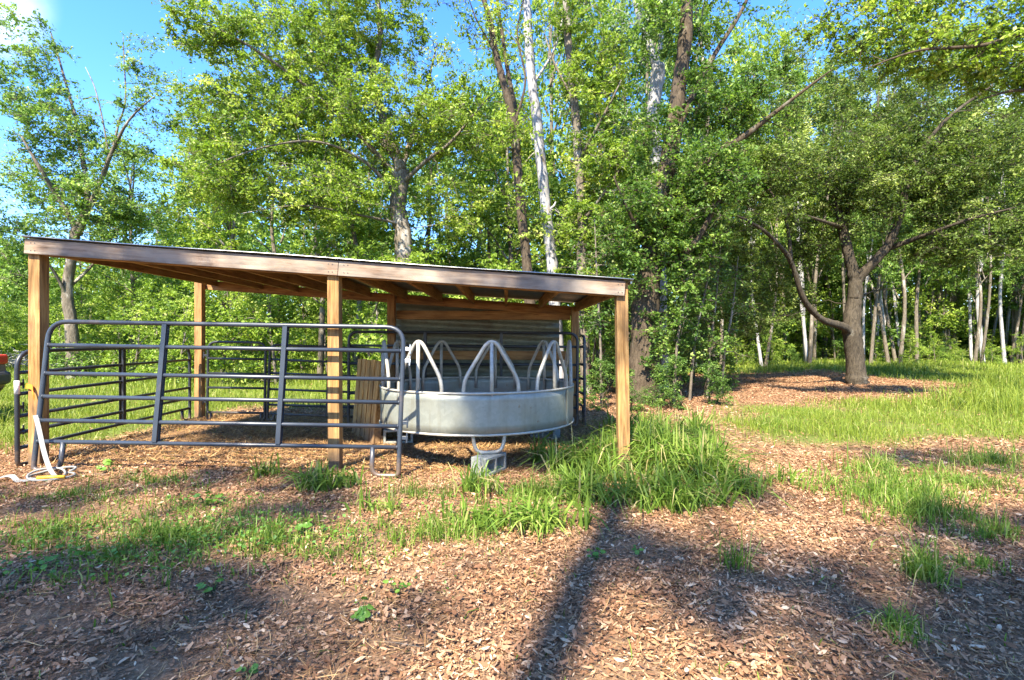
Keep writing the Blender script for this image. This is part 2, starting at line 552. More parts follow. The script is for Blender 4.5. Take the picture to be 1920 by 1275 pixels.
def ground_mat():
    m, n, l, out = new_mat("ground_soil")
    v = mapped(n, l, (1, 1, 1), rand=False)
    fine = noise(n, l, v, 55, 6, 0.7)
    mid = noise(n, l, v, 7, 6, 0.65)
    big = noise(n, l, v, 0.7, 5, 0.6)
    litter = ramp_node(n, [(0.35, (0.055, 0.033, 0.021)), (0.5, (0.18, 0.105, 0.06)), (0.65, (0.37, 0.235, 0.145))])
    l.new(fine, litter.inputs["Fac"])
    soil = ramp_node(n, [(0.3, (0.08, 0.052, 0.032)), (0.7, (0.28, 0.175, 0.095))])
    l.new(mid, soil.inputs["Fac"])
    c = mixc(n, l, 0.45, litter.outputs["Color"], soil.outputs["Color"])
    # pasture: the colour attribute says where grass grows
    a = n.new("ShaderNodeAttribute"); a.attribute_name = "tint"
    green = ramp_node(n, [(0.3, (0.05, 0.075, 0.015)), (0.55, (0.12, 0.16, 0.03)), (0.75, (0.22, 0.22, 0.07))])
    l.new(mixc(n, l, 0.5, fine, big), green.inputs["Fac"])
    mm = n.new("ShaderNodeMath"); mm.operation = 'MULTIPLY'; mm.use_clamp = True
    pr = n.new("ShaderNodeMapRange"); pr.inputs["From Min"].default_value = 0.3; pr.inputs["From Max"].default_value = 0.6
    pr.inputs["To Min"].default_value = 0.55; pr.inputs["To Max"].default_value = 1.1
    l.new(mid, pr.inputs["Value"])
    l.new(a.outputs["Fac"], mm.inputs[0]); l.new(pr.outputs["Result"], mm.inputs[1])
    c = mixc(n, l, mm.outputs[0], c, green.outputs["Color"])
    p = n.new("ShaderNodeBsdfPrincipled")
    p.inputs["Roughness"].default_value = 0.95
    p.inputs["Specular IOR Level"].default_value = 0.1
    l.new(c, p.inputs["Base Color"])
    l.new(bump(n, l, mixc(n, l, 0.4, fine, mid), 0.8, 0.03), p.inputs["Normal"])
    l.new(p.outputs[0], out.inputs["Surface"])
    return m


M['ground'] = ground_mat()


# ------------------------------------------------------------------ where grass grows
def lawn_mask(x, y):
    """0 bare litter .. 1 pasture, in world metres"""
    x = np.asarray(x, float); y = np.asarray(y, float)
    wob = 0.5 * np.sin(1.7 * x + 0.9 * y) + 0.4 * np.sin(0.8 * x - 1.3 * y + 2) + 0.25 * np.sin(3.1 * x + 2.3 * y + 1)
    # right-hand pasture: a lit band in the middle distance, bare litter round the oak, grass again beyond it
    right = sstep(0.0, 1.4, (x - 3.0 - 0.12 * (y - 6)) + 0.5 * wob) * sstep(6.6, 7.6, y + 0.45 * wob) * (1 - sstep(9.4, 10.8, y + 0.6 * wob - 0.25 * (x - 3)))
    far_r = sstep(20.0, 23.5, y + 1.0 * wob) * sstep(3.5, 6, x + 0.6 * wob)
    side = sstep(0, 1.8, x - 6.6 - 0.92 * (y - 8) + 0.6 * wob) * sstep(6.5, 8, y) * (1 - sstep(16, 17, y)) + sstep(0, 1.5, x - 12.5) * sstep(14, 16, y)
    left = sstep(9.3, 11.0, y + 0.5 * wob) * (1 - sstep(-3.4, -2.4, x + 0.2 * wob + 0.10 * (y - 9)))
    left2 = (1 - sstep(-5.6, -5.0, x + 0.12 * wob)) * sstep(5.6, 7.0, y)
    return np.clip(np.maximum.reduce([right * 0.9, far_r, side, left, left2]), 0, 1)


# ------------------------------------------------------------------ ground
def axis(a, b, near_a, near_b, step, grow):
    out = [near_a]
    while out[-1] < near_b: out.append(out[-1] + step)
    s, lo = step, [near_a]
    while lo[-1] > a: s *= grow; lo.append(lo[-1] - s)
    s, hi = step, [out[-1]]
    while hi[-1] < b: s *= grow; hi.append(hi[-1] + s)
    return np.array(lo[::-1][:-1] + out + hi[1:])


gx = axis(-400, 400, -9, 9, 0.11, 1.12)
gy = axis(-120, 600, 1, 14, 0.11, 1.12)
GX, GY = np.meshgrid(gx, gy)
fine_n = RNG.normal(0, 1, GX.shape)
fine_n = (fine_n + np.roll(fine_n, 1, 0) + np.roll(fine_n, 1, 1) + np.roll(fine_n, (1, 1), (0, 1))) / 4
near = np.exp(-((GX / 14) ** 2 + ((GY - 5) / 12) ** 2))
GZ = gh(GX, GY) + 0.012 * fine_n * near
nx, ny = len(gx), len(gy)
I = (np.arange(ny - 1)[:, None] * nx + np.arange(nx - 1)[None, :])
gq = np.stack([I, I + 1, I + nx + 1, I + nx], -1).reshape(-1, 4)
gm = np_mesh("ground", np.stack([GX, GY, GZ], -1).reshape(-1, 3), gq, tint=lawn_mask(GX, GY).ravel(), smooth=True)
tag(link("ground", gm, M['ground']), kind='structure')


# ------------------------------------------------------------------ the shed
ROOF_L = at(42, 441, 5.3)
SLOPE = (2.085 - 2.533) / 6.32


def roof_z(x):
    return ROOF_L[2] + SLOPE * (x - ROOF_L[0])


YF, YB = 5.40, 8.50             # front and back post rows
XL, XM, XR = -4.99, -1.87, 1.15
shed = empty("animal_shed", (XM, YF, 0), 0, "open wooden animal shed with a sloping metal roof on square posts", "shed")
sh_inv = Matrix.Translation((-XM, -YF, 0))


def sboard(name, p0, p1, w, h, mat, roll=0.0, bevel=0.004):
    off = np.array([XM, YF, 0])
    return board(name, np.asarray(p0) - off, np.asarray(p1) - off, w, h, mat, shed, roll, bevel)


for x, dx in ((XL, 0.0), (XM, 0.01), (XR, 0.03)):
    g = float(gh(x, YF))
    sboard("post", (x + dx, YF, g - 0.3), (x, YF, roof_z(x) - 0.045), 0.12, 0.115, M['post'])
for x in (-5.18, -2.0, 1.045):
    g = float(gh(x, YB))
    sboard("post", (x, YB, g - 0.3), (x, YB, roof_z(x) - 0.10), 0.12, 0.115, M['post'] if x > 0 else M['rafter'])
# front fascia beam, butted of two boards at the middle post
xb0, xbm, xb1 = -5.05, -1.80, 1.17
for a, b in ((xb0, xbm - 0.002), (xbm + 0.002, xb1)):
    sboard("front_beam", (a, 5.318, roof_z(a) - 0.107), (b, 5.318, roof_z(b) - 0.107), 0.038, 0.152, M['beam'])
# inner front plate behind the posts
for a, b in ((-4.925, -1.935), (-1.805, 1.085)):
    sboard("header", (a, 5.40, roof_z(a) - 0.12), (b, 5.40, roof_z(b) - 0.12), 0.06, 0.14, M['rafter'])
# back beam
for a, b in ((-5.24, -2.064), (-1.936, 1.105)):
    sboard("back_beam", (a, 8.585, roof_z(a) - 0.165), (b, 8.585, roof_z(b) - 0.165), 0.045, 0.15, M['rafter'])
# rafters run front to back
for x in (1.11, 0.50, -0.06, -0.60, -1.14, -1.72, -2.34, -2.94, -3.54, -4.14, -4.9):
    xe = x - 0.04
    z = roof_z(x) - 0.10
    sboard("rafter", (x, 5.435, z), (xe, 8.555, roof_z(xe) - 0.10), 0.042, 0.145, M['rafter'])
# corrugated roof sheet: ribs run down the slope, left to right
def corrugated(u0, u1, v0, v1, pitch, amp, n_u):
    """sheet in (u, v, w): ribs along u, waves across v"""
    per = 6
    nv = int((v1 - v0) / pitch * per)
    vv = np.linspace(v0, v1, nv + 1)
    w = amp * np.sin(2 * math.pi * (vv - v0) / pitch)
    uu = np.linspace(u0, u1, n_u + 1)
    V = np.array([[u, v, h] for u in uu for v, h in zip(vv, w)])
    i = np.arange(n_u)[:, None] * (nv + 1); j = np.arange(nv)[None, :]
    q = np.stack([i + j, i + j + 1, i + nv + 2 + j, i + nv + 1 + j], -1).reshape(-1, 4)
    return V, q


V, q = corrugated(-5.075, 1.255, 5.265, 8.72, 0.076, 0.009, 24)
V[:, 2] += roof_z(V[:, 0]) - 0.012 + 0.004 * np.sin(V[:, 0] * 2.1) 
V -= np.array([XM, YF, 0])
me = np_mesh("roof_sheet", V, q, smooth=True)
ro = link("roof_sheet", me, M['roof'], shed)
so = ro.modifiers.new("Solid", 'SOLIDIFY'); so.thickness = 0.003; so.offset = 1
# wooden purlins under the sheet edge
sboard("fascia_strip", (1.235, 5.30, roof_z(1.235) - 0.04), (1.235, 8.7, roof_z(1.235) - 0.04), 0.02, 0.03, M['roof'])
# back wall of corrugated metal with girts
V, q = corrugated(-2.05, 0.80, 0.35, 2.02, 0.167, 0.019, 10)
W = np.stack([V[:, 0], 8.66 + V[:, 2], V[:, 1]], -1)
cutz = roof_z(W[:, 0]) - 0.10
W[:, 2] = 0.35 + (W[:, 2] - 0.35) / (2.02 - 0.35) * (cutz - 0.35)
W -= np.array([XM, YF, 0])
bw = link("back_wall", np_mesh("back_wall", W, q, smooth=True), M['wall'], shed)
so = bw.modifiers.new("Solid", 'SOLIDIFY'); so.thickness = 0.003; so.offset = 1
for z in (1.83, 1.16, 0.50):
    sboard("girt", (-1.936, 8.585, z), (0.98, 8.585, z - 0.01), 0.04, 0.145, M['rafter'])
# screw heads on the front beam
for x in (-4.98, -4.94, -1.9, -1.86, -1.74, -1.70, 1.10, 1.14):
    for dz in (-0.15, -0.07):
        c = np.array([x, 5.298, roof_z(x) + dz]) - np.array([XM, YF, 0])
        m = MB(); m.tube([c, c + np.array([0, -0.003, 0])], 0.0055, 6)
        m.build("screw", M['bumper'], shed)
# posts at the left wear a scrap of orange tape
# ------------------------------------------------------------------ corral panels
def corral_panel(name, L, H, rails, stays, mat, label, leg=0.27, r=0.024, zb=None, group="tube corral panels and gates", cat="corral panel", stay_w=0.046, corner=0.19, weld=True):
    """a tube panel in its own XZ plane, from x=0 to x=L, standing on z=0"""
    o = empty(name, (0, 0, 0), 0, label, cat, group)
    zb = rails[0] if zb is None else zb
    path = [(leg, 0, zb), (leg, 0, r), (0, 0, r), (0, 0, H), (L, 0, H), (L, 0, r), (L - leg, 0, r), (L - leg, 0, zb)]
    P = [np.asarray(p, float) for p in path]
    # legs have a wide bend, top corners a round one
    pts = [P[0]]
    for k in range(1, 7):
        rad = corner if k in (3, 4) else (0.10 if k in (1, 6) else 0.05)
        a, b, c = P[k - 1], P[k], P[k + 1]
        f = fillet([a, b, c], rad, 7)
        pts.extend(list(f[1:-1]))
    pts.append(P[-1])
    m = MB(); m.tube(np.array(pts), r, 10)
    m.build("frame", mat, o, smooth=True)
    for z in rails:
        m = MB(); m.tube([(0.0, 0, z), (L / 2, 0, z), (L, 0, z)], r * 0.9, 10)
        m.build("rail", mat, o, smooth=True)
    if weld:
        for z in rails:
            for x in (r * 0.9, L - r * 0.9):
                m = MB(); m.tube([(x - 0.005, 0, z), (x + 0.005, 0, z)], r * 1.12, 10); m.build("weld_bead", mat, o, smooth=True)
    for x in stays:
        m = MB()
        z0, z1 = rails[0] + r * 0.5, H - r * 0.5
        w = stay_w
        # folded channel: two plates either side of the rails and a web between them
        for y in (-0.028, 0.028):
            m.box((x, y, (z0 + z1) / 2), (w, 0.004, z1 - z0))
        for dx in (-w / 2 + 0.002, w / 2 - 0.002):
            m.box((x + dx, -0.0165, (z0 + z1) / 2), (0.004, 0.019, z1 - z0))
        m.build("stay", mat, o)
    return o


def pins(o, x, zs, side, mat):
    for z in zs:
        m = MB()
        m.box((x + side * 0.05, 0, z), (0.06, 0.012, 0.035))
        m.tube([(x + side * 0.07, 0, z - 0.05), (x + side * 0.07, 0, z + 0.05)], 0.009, 8)
        m.build("hinge_pin", mat, o, bevel=0.002)


def place(o, a, b, lean=0.0):
    """stand a panel so that it runs from foot a to foot b (world xy); lean > 0 tips its top away from the camera"""
    za, zb = float(gh(*a)), float(gh(*b))
    A, B = Vector((*a, za)), Vector((*b, zb))
    x = (B - A).normalized()
    y = Vector((0, 0, 1)).cross(x).normalized()
    z = x.cross(y)
    R = Matrix((x, y, z)).transposed() @ Matrix.Rotation(-lean, 3, 'X')
    o.matrix_world = Matrix.Translation(A) @ R.to_4x4()


RAILS6 = [0.305, 0.515, 0.755, 0.99, 1.28]
front = corral_panel("corral_panel", 3.66, 1.525, RAILS6, [1.20, 2.44], M['paint'],
                     "long dark grey tube panel leaning across the front of the shed")
fa = at(62, 880, 5.13); fb = at(733, 900, 5.13)
place(front, (fa[0], 5.13), (fb[0], 5.13), math.radians(6.0))
pins(front, 3.66, (1.30, 1.18), 1, M['steel'])
pins(front, 3.66, (0.55, 0.40), 1, M['paint'])

RAILS5 = [0.20, 0.36, 0.53, 0.76, 0.98]
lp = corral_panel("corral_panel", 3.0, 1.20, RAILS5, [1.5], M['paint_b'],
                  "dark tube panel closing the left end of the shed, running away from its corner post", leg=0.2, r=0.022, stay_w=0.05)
place(lp, (-5.10, 5.28), (-5.21, 8.30))
pins(lp, 0.0, (0.86, 0.62, 0.38), 1, M['paint_b'])
m = MB(); m.tube([(0, 0, 0.76), (0, 0, 0.90)], 0.0235, 10); m.build("sticker", M['label'], lp, smooth=True)
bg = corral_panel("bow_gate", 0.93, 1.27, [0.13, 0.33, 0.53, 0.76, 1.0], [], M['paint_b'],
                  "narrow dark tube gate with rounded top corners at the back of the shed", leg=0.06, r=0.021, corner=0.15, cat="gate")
place(bg, (-4.93, 8.28), (-4.0, 8.28))
pins(bg, 0.0, (1.05, 0.3), -1, M['paint_b'])
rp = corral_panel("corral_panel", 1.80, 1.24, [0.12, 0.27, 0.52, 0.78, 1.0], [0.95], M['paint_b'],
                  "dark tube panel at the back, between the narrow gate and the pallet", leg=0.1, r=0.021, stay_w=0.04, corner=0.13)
place(rp, (-3.96, 8.28), (-2.18, 8.36))
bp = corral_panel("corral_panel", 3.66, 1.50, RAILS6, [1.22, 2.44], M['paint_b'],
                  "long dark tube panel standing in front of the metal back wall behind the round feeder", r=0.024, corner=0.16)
place(bp, (-2.62, 8.20), (1.0, 8.20))
sp_ = corral_panel("corral_panel", 1.25, 1.46, RAILS6, [], M['paint'],
                   "short blue grey tube panel beside the feeder, seen nearly end-on like a ladder", leg=0.12, corner=0.14)
place(sp_, (1.165, 8.22), (1.115, 9.45))

# ------------------------------------------------------------------ round bale feeder
FC = np.array([-0.44, 6.60]); FR = 1.22
feeder = empty("bale_feeder", (FC[0], FC[1], 0), 0, "round galvanised hay bale feeder with arched hoops, propped on concrete blocks", "feeder")


def on_ring(deg, z, r=FR):
    a = math.radians(deg)
    return np.array([r * math.sin(a), -r * math.cos(a), z])


ZB, ZT = 0.405, 0.845
ang = np.linspace(0, 360, 145)
V = []
prof = [(FR, ZB), (FR + 0.001, ZB + 0.10), (FR - 0.001, (ZB + ZT) / 2), (FR + 0.001, ZT - 0.08), (FR, ZT)]
for a in ang[:-1]:
    for k, (r, z) in enumerate(prof):
        dr = 0.006 * math.sin(math.radians(a) * 7 + k) + 0.004 * math.sin(math.radians(a) * 17 + 2 * k)
        V.append(on_ring(a, z, r + dr))
n = len(prof)
q = []
for i in range(144):
    j = (i + 1) % 144
    for k in range(n - 1):
        q.append([i * n + k, j * n + k, j * n + k + 1, i * n + k + 1])
sh = link("sheet_ring", np_mesh("sheet_ring", np.array(V), np.array(q), smooth=True), M['sheet'], feeder)
so = sh.modifiers.new("Solid", 'SOLIDIFY'); so.thickness = 0.004; so.offset = 0
for z, nm in ((ZT, "top_rim"), (ZB, "bottom_rim")):
    m = MB(); m.tube([on_ring(a, z) for a in np.linspace(0, 360, 97)], 0.014, 8, cap=False)
    m.build(nm, M['tube'], feeder, smooth=True)
# lap seams of the sheet
for a in (63, 183, 303):
    m = MB()
    p = on_ring(a, (ZB + ZT) / 2, FR + 0.010)
    m.box(p, (0.05, 0.006, ZT - ZB - 0.03), Matrix.Rotation(math.radians(a), 3, 'Z'))
    m.build("seam_plate", M['sheet'], feeder, bevel=0.002)
for k in range(9):
    c = 10.9 + 40 * k
    hw = 14.3
    pts = [on_ring(c - hw, ZT - 0.16, FR - 0.02), on_ring(c - hw, ZT + 0.13, FR - 0.02), on_ring(c, 1.515, FR - 0.035),
           on_ring(c + hw, ZT + 0.13, FR - 0.02), on_ring(c + hw, ZT - 0.16, FR - 0.02)]
    pts[2][2] = 1.465
    a, b, cc, d, e = pts
    path = np.vstack([fillet([a, b, cc], 0.10, 5)[:-1], fillet([b, cc, d], 0.17, 9)[1:-1], fillet([cc, d, e], 0.10, 5)[1:]])
    m = MB(); m.tube(path, 0.021, 10)
    m.build("hoop", M['tube'], feeder, smooth=True)
    top = path[:, 2].max()
    m = MB(); m.tube([on_ring(c, ZT - 0.16, FR - 0.022), on_ring(c, top - 0.01, FR - 0.032)], 0.021, 10)
    m.build("hoop_bar", M['tube'], feeder, smooth=True)
for c in (9.5, 129.5, 249.5):
    hw = 8.3
    path = fillet([on_ring(c - hw, ZB + 0.15, FR - 0.03), on_ring(c - hw, ZB - 0.02, FR - 0.03), on_ring(c - hw * 0.8, 0.217, FR - 0.03),
                   on_ring(c + hw * 0.8, 0.217, FR - 0.03), on_ring(c + hw, ZB - 0.02, FR - 0.03), on_ring(c + hw, ZB + 0.15, FR - 0.03)], 0.11, 6)
    m = MB(); m.tube(path, 0.021, 10)
    m.build("leg_loop", M['tube'], feeder, smooth=True)


# ------------------------------------------------------------------ concrete blocks
def cinder_block():
    L, Wd, H = 0.39, 0.19, 0.19
    xs = [0, 0.032, 0.18, 0.21, 0.358, 0.39]
    zs = [0, 0.032, 0.158, 0.19]
    filled = lambda i, k: not (k == 1 and i in (1, 3))
    bm = bmesh.new()
    def face(a, b, c, d):
        bm.faces.new([bm.verts.new(p) for p in (a, b, c, d)])
    for i in range(5):
        for k in range(3):
            if not filled(i, k): continue
            x0, x1, z0, z1 = xs[i], xs[i + 1], zs[k], zs[k + 1]
            face((x0, 0, z0), (x1, 0, z0), (x1, 0, z1), (x0, 0, z1))
            face((x0, Wd, z0), (x0, Wd, z1), (x1, Wd, z1), (x1, Wd, z0))
            for di, dk, quad in ((-1, 0, ((x0, 0, z0), (x0, 0, z1), (x0, Wd, z1), (x0, Wd, z0))), (1, 0, ((x1, 0, z0), (x1, Wd, z0), (x1, Wd, z1), (x1, 0, z1))),
                                 (0, -1, ((x0, 0, z0), (x0, Wd, z0), (x1, Wd, z0), (x1, 0, z0))), (0, 1, ((x0, 0, z1), (x1, 0, z1), (x1, Wd, z1), (x0, Wd, z1)))):
                ii, kk = i + di, k + dk
                if not (0 <= ii < 5 and 0 <= kk < 3) or not filled(ii, kk):
                    face(*quad)
    bmesh.ops.remove_doubles(bm, verts=bm.verts, dist=1e-5)
    for v in bm.verts:
        v.co += Vector((-L / 2, -Wd / 2, 0))
    me = bpy.data.meshes.new("concrete_block")
    bm.to_mesh(me); bm.free()
    return me


cbm = cinder_block()
for (c, rz, lab) in ((9.5, 58, "grey concrete block under the front leg of the round feeder"),
                     (249.5, 10, "grey concrete block under the rear left side of the round feeder"),
                     (129.5, -30, "grey concrete block under the rear right side of the round feeder")):
    p = on_ring(c, 0, FR - 0.03)
    x, y = p[0] + FC[0], p[1] + FC[1]
    o = link("concrete_block", cbm, M['concrete'])
    b = o.modifiers.new("Bevel", 'BEVEL'); b.width = 0.006; b.segments = 2
    o.location = (x, y, 0.198 - 0.19)
    o.rotation_euler = (0, 0, math.radians(rz))
    tag(o, lab, "concrete block", "concrete blocks propping the feeder")

# ------------------------------------------------------------------ wooden pallet standing on end
pal = empty("wooden_pallet", (0, 0, 0), 0, "honey coloured wooden pallet standing on end behind the middle post", "pallet")
for x in (-0.45, 0.0, 0.45):
    m = MB(); m.box((x, 0.0, 0.55), (0.038, 0.09, 1.10)); m.build("stringer", M['pallet'], pal, bevel=0.003)
pw = [-0.40, -0.20, 0.0, 0.20, 0.40]
for z in np.linspace(0.06, 1.04, 3):
    m = MB(); m.box((0, 0.056, z), (0.98, 0.018, 0.095)); m.build("cross_board", M['pallet'], pal, bevel=0.002)
for i, x in enumerate(pw):
    m = MB(); m.box((0, 0, 0), (1.12 + 0.02 * (i % 2), 0.155, 0.019))
    o = m.build("deck_board", M['pallet'], pal, bevel=0.002)
    o.matrix_local = Matrix.Translation((x, -0.056, 0.555)) @ Matrix.Rotation(math.radians(90), 4, 'X') @ Matrix.Rotation(math.radians(90), 4, 'Z')
px_, py_ = -2.08, 7.30
pal.matrix_world = Matrix.Translation((px_, py_, float(gh(px_, py_)))) @ Matrix.Rotation(math.radians(-56), 4, 'Z') @ Matrix.Rotation(math.radians(-5), 4, 'X')

# ------------------------------------------------------------------ strap, rope and scraps at the left post
st = empty("ratchet_strap", (-4.8, 5.0, float(gh(-4.8, 5.0))), 0, "white webbing strap and rope with a yellow handle lying below the left post", "strap")
off = np.array([-4.8, 5.0, float(gh(-4.8, 5.0))])


def ribbon(pts, width, side):
    P = np.asarray(pts, float)
    S = np.asarray(side, float)
    S = S / np.linalg.norm(S)
    V = np.vstack([P - S * width / 2, P + S * width / 2])
    n = len(P)
    q = [[i, i + 1, n + i + 1, n + i] for i in range(n - 1)]
    return V, np.array(q)


def smooth_path(pts, n=60):
    P = np.asarray(pts, float)
    t = np.linspace(0, len(P) - 1, n)
    out = []
    for u in t:
        i = min(int(u), len(P) - 2); f = u - i
        p0, p1, p2, p3 = P[max(i - 1, 0)], P[i], P[i + 1], P[min(i + 2, len(P) - 1)]
        out.append(0.5 * ((2 * p1) + (-p0 + p2) * f + (2 * p0 - 5 * p1 + 4 * p2 - p3) * f * f + (-p0 + 3 * p1 - 3 * p2 + p3) * f ** 3))
    return np.array(out)


hang = smooth_path([at(66, 778, 5.09), at(72, 800, 5.06), at(82, 845, 5.0), at(93, 878, 4.93), at(104, 893, 4.86)], 24) - off
V, q = ribbon(hang, 0.045, (1, 0.15, 0.1))
so_ = link("webbing", np_mesh("webbing", V, q), M['strap'], st)
so = so_.modifiers.new("Solid", 'SOLIDIFY'); so.thickness = 0.003
zg = lambda x, y, h=0.02: np.array([x, y, float(gh(x, y)) + h])
loops = []
for k in range(46):
    t = k / 45 * 2 * math.pi * 2.2
    r = 0.13 + 0.05 * math.sin(t * 0.7)
    loops.append(zg(-4.42 + r * 1.25 * math.cos(t), 4.93 + r * 0.9 * math.sin(t), 0.03 + 0.05 * max(0, math.sin(t * 0.8 + 1))))
m = MB(); m.tube(np.array(loops) - off, 0.010, 7); m.build("rope_coil", M['strap'], st, smooth=True)
trail = smooth_path([zg(-4.45, 4.83, 0.03), zg(-4.6, 4.78, 0.02), zg(-4.75, 4.84, 0.05), zg(-4.9, 4.75, 0.02), zg(-5.15, 4.84, 0.03), zg(-5.6, 4.86, 0.02)], 40)
V, q = ribbon(trail - off, 0.045, (0.2, 1, 0.3))
so_ = link("webbing", np_mesh("webbing", V, q), M['strap'], st)
so = so_.modifiers.new("Solid", 'SOLIDIFY'); so.thickness = 0.003
m = MB(); m.tube(np.array([zg(-4.45, 4.80, 0.045), zg(-4.35, 4.80, 0.05), zg(-4.22, 4.83, 0.045)]) - off, 0.016, 8)
m.build("handle", M['yellow'], st, smooth=True)

tape = smooth_path([(-5.056, 5.325, 0.93), (-4.99, 5.318, 0.92), (-4.965, 5.30, 0.87), (-4.95, 5.31, 0.80)], 14)
V, q = ribbon(tape, 0.05, (0.1, 0.05, 1))
to = link("marker_tape", np_mesh("marker_tape", V, q), M['orange'])
so = to.modifiers.new("Solid", 'SOLIDIFY'); so.thickness = 0.003
tag(to, "scrap of orange marker tape tied round the left front post", "tape")

# ------------------------------------------------------------------ vehicle parked at the left edge (only its tail shows)
CX0 = -8.36
car = empty("parked_car", (CX0 - 2.0, 7.6, float(gh(-9, 7.6))), 0, "dark vehicle parked on the grass, only its red tail light and bumper showing", "car")


def car_body():
    bm = bmesh.new()
    prof = [(2.0, 0.55), (2.03, 0.80), (2.0, 1.02), (1.85, 1.08), (1.55, 1.52), (1.2, 1.66), (-0.1, 1.66), (-0.95, 1.15), (-1.95, 1.02), (-2.15, 0.8), (-2.15, 0.45), (-1.95, 0.32), (1.8, 0.32)]
    rows = []
    for y, s, tuck in ((-0.90, 0.97, 0.10), (-0.84, 1.0, 0.02), (0.84, 1.0, 0.02), (0.90, 0.97, 0.10)):
        rows.append([bm.verts.new((x * s, y * (1 - (0.22 if z > 1.2 else 0.0)), 0.32 + (z - 0.32) * (1 - tuck * 0.3))) for x, z in prof])
    n = len(prof)
    for a, b in zip(rows[:-1], rows[1:]):
        for i in range(n):
            bm.faces.new((a[i], a[(i + 1) % n], b[(i + 1) % n], b[i]))
    bm.faces.new(rows[0]); bm.faces.new(rows[-1][::-1])
    bmesh.ops.recalc_face_normals(bm, faces=bm.faces)
    me = bpy.data.meshes.new("body"); bm.to_mesh(me); bm.free()
    return me


cb = link("body", car_body(), M['car'], car)
bv = cb.modifiers.new("Bevel", 'BEVEL'); bv.width = 0.05; bv.segments = 3
m = MB(); m.box((1.99, 0, 0.70), (0.20, 1.78, 0.22)); m.build("bumper", M['bumper'], car, bevel=0.06)
for s in (-1, 1):
    m = MB(); m.box((1.96, s * 0.76, 1.0), (0.16, 0.22, 0.16)); m.build("tail_light", M['redlens'], car, bevel=0.03)
    for x in (-1.35, 1.25):
        m = MB(); m.tube([(x, s * 0.70, 0.33), (x, s * 0.92, 0.33)], 0.33, 20)
        w = m.build("wheel", M['rubber'], car, bevel=0.03)
        m = MB(); m.tube([(x, s * 0.90, 0.33), (x, s * 0.928, 0.33)], 0.2, 16)
        m.build("rim", M['steel'], w)
m = MB(); m.box((1.70, 0, 1.28), (0.03, 1.2, 0.34), Matrix.Rotation(math.radians(-34), 3, 'Y')); m.build("rear_window", M['carglass'], car, bevel=0.008)
for s in (-1, 1):
    m = MB(); m.box((0.35, s * 0.735, 1.36), (1.7, 0.03, 0.34)); m.build("side_window", M['carglass'], car, bevel=0.01)


# ------------------------------------------------------------------ trees
def leaves_mesh(name, C, L, ratio, rng, up=0.7, droop=0.25, tint=None):
    """one four-cornered, slightly folded leaf at each centre"""
    n = len(C)
    N = rng.normal(0, 1, (n, 3)); N[:, 2] += up * 1.6
    N /= np.linalg.norm(N, axis=1)[:, None]
    T = rng.normal(0, 1, (n, 3)); T[:, 2] -= droop
    T -= N * np.sum(T * N, 1)[:, None]
    T /= np.linalg.norm(T, axis=1)[:, None] + 1e-9
    S = np.cross(N, T)
    L = np.asarray(L)[:, None]
    w = L * ratio * 0.5
    fold = N * L * rng.uniform(0.02, 0.14, (n, 1))
    base = C - T * L * 0.5
    V = np.stack([base, base + T * L * 0.45 + S * w + fold, base + T * L, base + T * L * 0.45 - S * w + fold], 1).reshape(-1, 3)
    q = np.arange(n * 4).reshape(-1, 4)
    return np_mesh(name, V, q, tint=np.repeat(tint, 4))


def resample(P, R, step):
    P = np.asarray(P, float)
    sp = smooth_path(P, max(4, int(np.sum(np.linalg.norm(np.diff(P, axis=0), axis=1)) / step) + 2))
    t = np.linspace(0, len(P) - 1, len(sp))
    return sp, np.interp(t, np.arange(len(P)), R)


